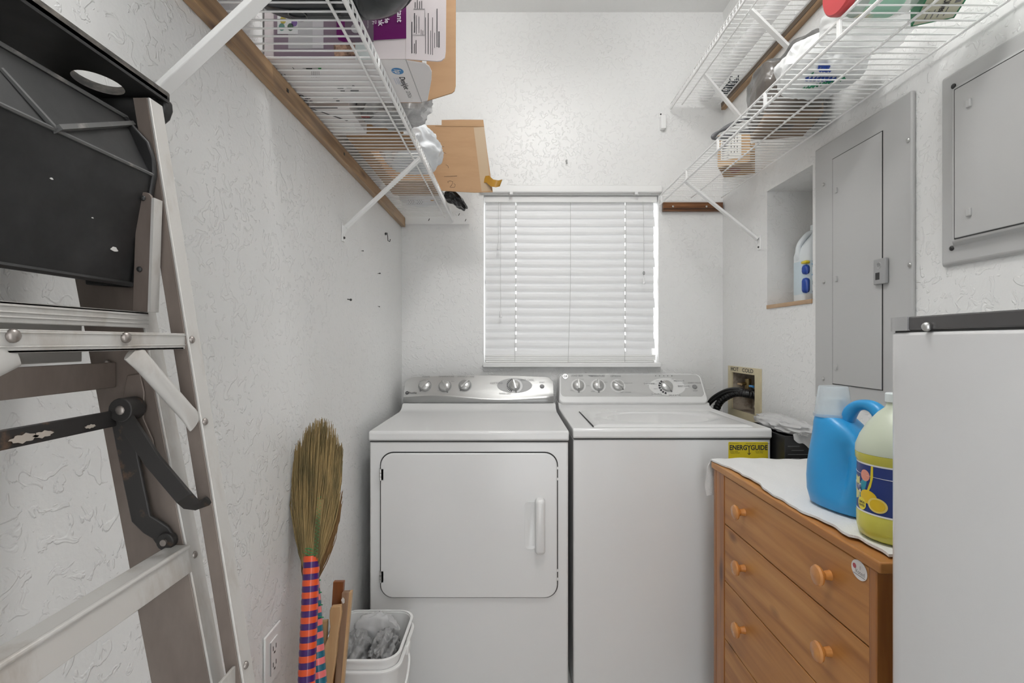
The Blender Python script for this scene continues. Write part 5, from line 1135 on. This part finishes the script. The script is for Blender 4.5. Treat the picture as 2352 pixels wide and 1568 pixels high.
# ---------------------------------------------------------------- things on the right shelf
ZR = CAMH+.7030
bo = thing('open_carton', 'small brown carton with a white printed label standing askew on the right shelf', 'carton', (.92, 2.1, ZR))
u_, v_ = V(.518, .855, 0), V(.855, -.518, 0); o0 = V(.828, 2.062, ZR); L_, W_, H_ = .165, .120, .125
def bx(a0, a1, b0, b1, z0, z1):
    c = lambda a, b_, z: o0+u_*a+v_*b_+V(0, 0, z)
    return MB().hexa([c(a0, b0, z0), c(a1, b0, z0), c(a1, b1, z0), c(a0, b1, z0)], [c(a0, b0, z1), c(a1, b0, z1), c(a1, b1, z1), c(a0, b1, z1)])
M_card2 = mat('tan_cardboard', (.50, .31, .15), .7, var=((.42, .26, .13), (8, 8, 30), .42, .6))
bx(0, L_, 0, W_, 0, .003).build('bottom_panel', M_card2, bo); ff = bx(0, .003, 0, W_, .003, H_).build('front_panel', M_card2, bo)
bx(.003, L_, 0, .003, .003, H_).build('side_panel', M_card2, bo); bx(.003, L_-.003, W_-.003, W_, .003, H_*.6).build('side_panel', M_card2, bo); bx(L_-.003, L_, 0, W_, .003, H_).build('back_panel', M_card2, bo)
lbq = bx(-.0007, 0, .012, .088, .022, .120).build('address_label', mat('label_paper', (.72, .70, .65), .6), ff)
for k in range(9): bx(-.0012, -.0007, .018, .040+.004*(k % 2), .028+k*.0095, .0315+k*.0095).build('barcode_bar', M_ink, lbq)
for k in range(4):
    for j in range(3): bx(-.0012, -.0007, .050+j*.011, .0525+j*.011, .045+k*.018, .056+k*.018).build('print_mark', M_ink, lbq)
bx(.004, .030, -.000, .001, .045, .10)
red_ = MB()
for k in range(4):
    c = o0+u_*(.05+.018*k)+v_*.05; bx(.045+.018*k, .056+.018*k, .035, .075, -.0006, -.0001).build('red_print', mat('faded_red', (.33, .10, .08), .7), bo)
# bagged box
gb = thing('plastic_bag', 'grey see-through plastic bag wrapped round a brown box on the right shelf', 'plastic bag', (.9, 1.7, ZR))
R3_ = Matrix.Rotation(math.radians(-12), 4, 'Z')
q = MB(); q.box(-.085, .085, -.095, .095, .005, .185); q.T(Matrix.Translation((.905, 1.70, ZR)) @ R3_); ib = q.build('brown_box', mat('wrapped_box', (.26, .18, .12), .6), bevel=.004)
tag(ib, 'brown box wrapped inside the grey plastic bag on the right shelf', 'box')
def bagged(u, v):
    t = 2*PI*u; c = math.copysign(abs(math.cos(t))**.5, math.cos(t)); s = math.copysign(abs(math.sin(t))**.5, math.sin(t))
    k = [(0, 0.1), (.08, .98), (.5, 1.03), (.80, 1.02), (.93, .55), (1, .10)]
    for i in range(5):
        if k[i][0] <= v <= k[i+1][0]: f = (v-k[i][0])/(k[i+1][0]-k[i][0]); w_ = k[i][1]+(k[i+1][1]-k[i][1])*f; break
    p = V(.100*c*w_, .112*s*w_, .002+.225*v-.03*max(0, .08-v)*10*0)
    nz = noise.noise(p*22)*.010+noise.noise(p*55)*.004
    p += V(c, s, 0).normalized()*nz*(1 if v > .06 else .2); p.z = max(.001, p.z+(nz if v > .85 else 0))
    return (Matrix.Translation((.905, 1.70, ZR)) @ R3_) @ p
gm = MB().grid(bagged, 72, 36); gm.build('bag_film', film('smoke_film', (.13, .128, .125), .62, .18), gb, smooth=60)
hp1 = smoothpath([P(1760, 235, 1.80), P(1722, 268, 1.84), P(1688, 283, 1.86), P(1652, 302, 1.87), P(1638, 315, 1.87), P(1652, 318, 1.87), P(1690, 306, 1.86), P(1725, 300, 1.84), P(1750, 290, 1.80)], 6)
MB().tube(hp1, [.005+.004*abs(math.sin(i*.35)) for i in range(len(hp1))], 8).build('bag_handle', film('smoke_film_thick', (.16, .16, .17), .85, .2), gb, smooth=60)
hp2 = smoothpath([V(.90, 1.70, ZR+.215), V(.905, 1.66, ZR+.245), V(.93, 1.60, ZR+.252), V(.96, 1.55, ZR+.235)], 6)
MB().tube(hp2, [.016-.0004*i+.004*math.sin(i) for i in range(len(hp2))], 9).build('twisted_neck', film('smoke_film', (.13, .128, .125), .62, .18), gb, smooth=60)
# white bag with blue and green print
g = crumple((.868, 1.445, ZR+.070), (.112, .108, .070), 61, .17, 1.9, 5, ZR+.001, sharp=False)
for i, p in enumerate(g.v): p.z += .003*math.sin(p.y*150+p.x*30); p.z = max(p.z, ZR+.0006)
o = tag(g.build('plastic_bag', mat('white_shop_bag', (.74, .75, .75), .38, bump=(35, .4, .005)), smooth=60), 'white plastic bag with blue and green print on the right shelf', 'plastic bag')
t_ = BVHTree.FromPolygons(g.v, g.f)
M_pb, M_pg = mat('blue_print', (.012, .05, .30), .5), mat('green_print', (.02, .28, .13), .5)
strokes(t_, [[(1884+k*7, 151), (1880+k*7, 158), (1886+k*7, 164)] for k in range(4)]+[[(1850+k*9, 181+2*math.sin(k)), (1855+k*9, 178), (1853+k*9, 186)] for k in range(8)]+[[(1880, 150), (1906, 152)], [(1884, 160), (1902, 163)]], .0040, M_pb, 'blue_print', o)
strokes(t_, [[(1842+k*9, 205-k*2.2), (1848+k*9, 200-k*2.2), (1850+k*9, 205-k*2.2)] for k in range(11)]+[[(1862, 172), (1868, 166), (1864, 173)]], .0030, M_pg, 'green_print', o)
strokes(t_, [[(1890+k*8, 254-k*1.2), (1895+k*8, 251-k*1.2)] for k in range(6)]+[[(1792, 237), (1800, 234), (1804, 239)]], .0018, M_ink, 'black_print', o)
g = crumple((.868, 1.245, ZR+.070), (.108, .064, .066), 71, .16, 1.8, 5, ZR+.001, sharp=False)
o = tag(g.build('plastic_bag', film('thin_white_film', (.80, .80, .80), .42, .4), smooth=60), 'sheer white plastic bag with grey wavy lines on the right shelf behind the jar', 'plastic bag')
t_ = BVHTree.FromPolygons(g.v, g.f)
strokes(t_, [[(1955+d*5+10*math.sin(k*.5), 182-k*7) for k in range(9)] for d in range(4)], .0006, M_greyink, 'wavy_line', o)
# jar on its side with a red lid
jr = thing('jar', 'clear jar with a red lid lying on its side on the right shelf', 'jar', (.78, 1.10, ZR+.06))
B = basis((.700, 1.098, ZR+.0625), (0, 1, 0), (0, 0, 1)); B = Matrix.Translation((.700, 1.098, ZR+.0625)) @ Matrix.Rotation(math.radians(90), 4, 'Y')
q = MB(); q.lathe([(.0, 0), (.056, 0), (.060, .003), (.0605, .018), (.058, .019), (0, .019)], 40).T(B); q.build('lid', mat('red_lid', (.50, .055, .06), .45), jr, bevel=.0012)
q = MB(); q.lathe([(.052, .0195), (.0595, .035), (.0605, .06), (.0600, .14), (.055, .155), (0, .156)], 40).T(B); q.build('glass', film('jar_plastic', (.74, .77, .75), .42, .12), jr, smooth=50)
q = MB().grid(lambda u, v: B @ V(.0612*math.cos(2*PI*u), .0612*math.sin(2*PI*u), .048+.075*v), 48, 1); q.build('label', mat('mint_label', (.36, .62, .48), .5, var=((.66, .64, .50), (14, 14, 14), .56, .62)), jr, smooth=60)
# cream carton with green edges
cc = thing('tea_carton', 'small cream carton with green edges on the near part of the right shelf', 'carton', (.92, 1.08, ZR))
R4 = Matrix.Translation((.905, 1.082, ZR)) @ Matrix.Rotation(math.radians(-24), 4, 'Z')
MB().box(-.038, .038, -.050, .050, 0, .055).T(R4).build('body', mat('cream_print', (.62, .61, .47), .5), cc, bevel=.001)
M_ge = mat('green_edge', (.02, .24, .10), .5)
for a in ((-.0385, -.0355, -.0505, .0505), (.0355, .0385, -.0505, .0505), (-.0385, .0385, .0475, .0505), (-.0385, .0385, -.0505, -.0475)):
    MB().box(a[0], a[1], a[2], a[3], -.0005, .0555).T(R4).build('edge_band', M_ge, cc)
for k in range(4): MB().box(-.020+.011*k, -.018+.011*k, .0, .032, -.0006, .0).T(R4).build('print_line', M_greyink, cc)
text_mb('Olives', R4 @ V(.004, -.012, -.0004), R4.to_3x3() @ V(0, 1, 0), R4.to_3x3() @ V(1, 0, 0), .018, 1, .0003).build('lettering', M_ink, cc, smooth=0)
MB().box(.020, .030, -.036, -.012, -.0006, 0).T(R4).build('barcode', M_greyink, cc)
# ---------------------------------------------------------------- things on the highest shelf
ZU = CAMH+1.1525
o = MB().tube([(.930, 1.02, ZU+.031), (.930, 2.455, ZU+.031)], .030, 24).build('plastic_tube', film('white_tube_wrap', (.88, .88, .88), .6, .3), smooth=40)
tag(o, 'long white wrapped tube lying along the highest right wire shelf', 'tube')
o = thing('wire_rack', 'small dark wire rack with a hook lying near the far end of the highest shelf', 'rack', (.99, 2.33, ZU))
M_nv = mat('dark_navy_wire', (.02, .03, .04), .4)
for k in range(7): MB().tube([(.968, 2.275+.018*k, ZU+.004), (1.006, 2.28+.018*k, ZU+.004), (1.008, 2.28+.018*k, ZU+.032)], .0026, 6).build('rack_wire', M_nv, o)
MB().tube([(1.006, 2.27, ZU+.005), (1.006, 2.39, ZU+.005)], .003, 6).build('rack_rail', M_nv, o); MB().tube([(.969, 2.27, ZU+.005), (.969, 2.39, ZU+.005)], .003, 6).build('rack_rail', M_nv, o)
MB().tube(smoothpath([V(.969, 2.28, ZU+.006), V(.963, 2.26, ZU+.012), V(.958, 2.245, ZU+.008), V(.962, 2.235, ZU+.003)], 5), .0016, 6).build('hook', M_nv, o)
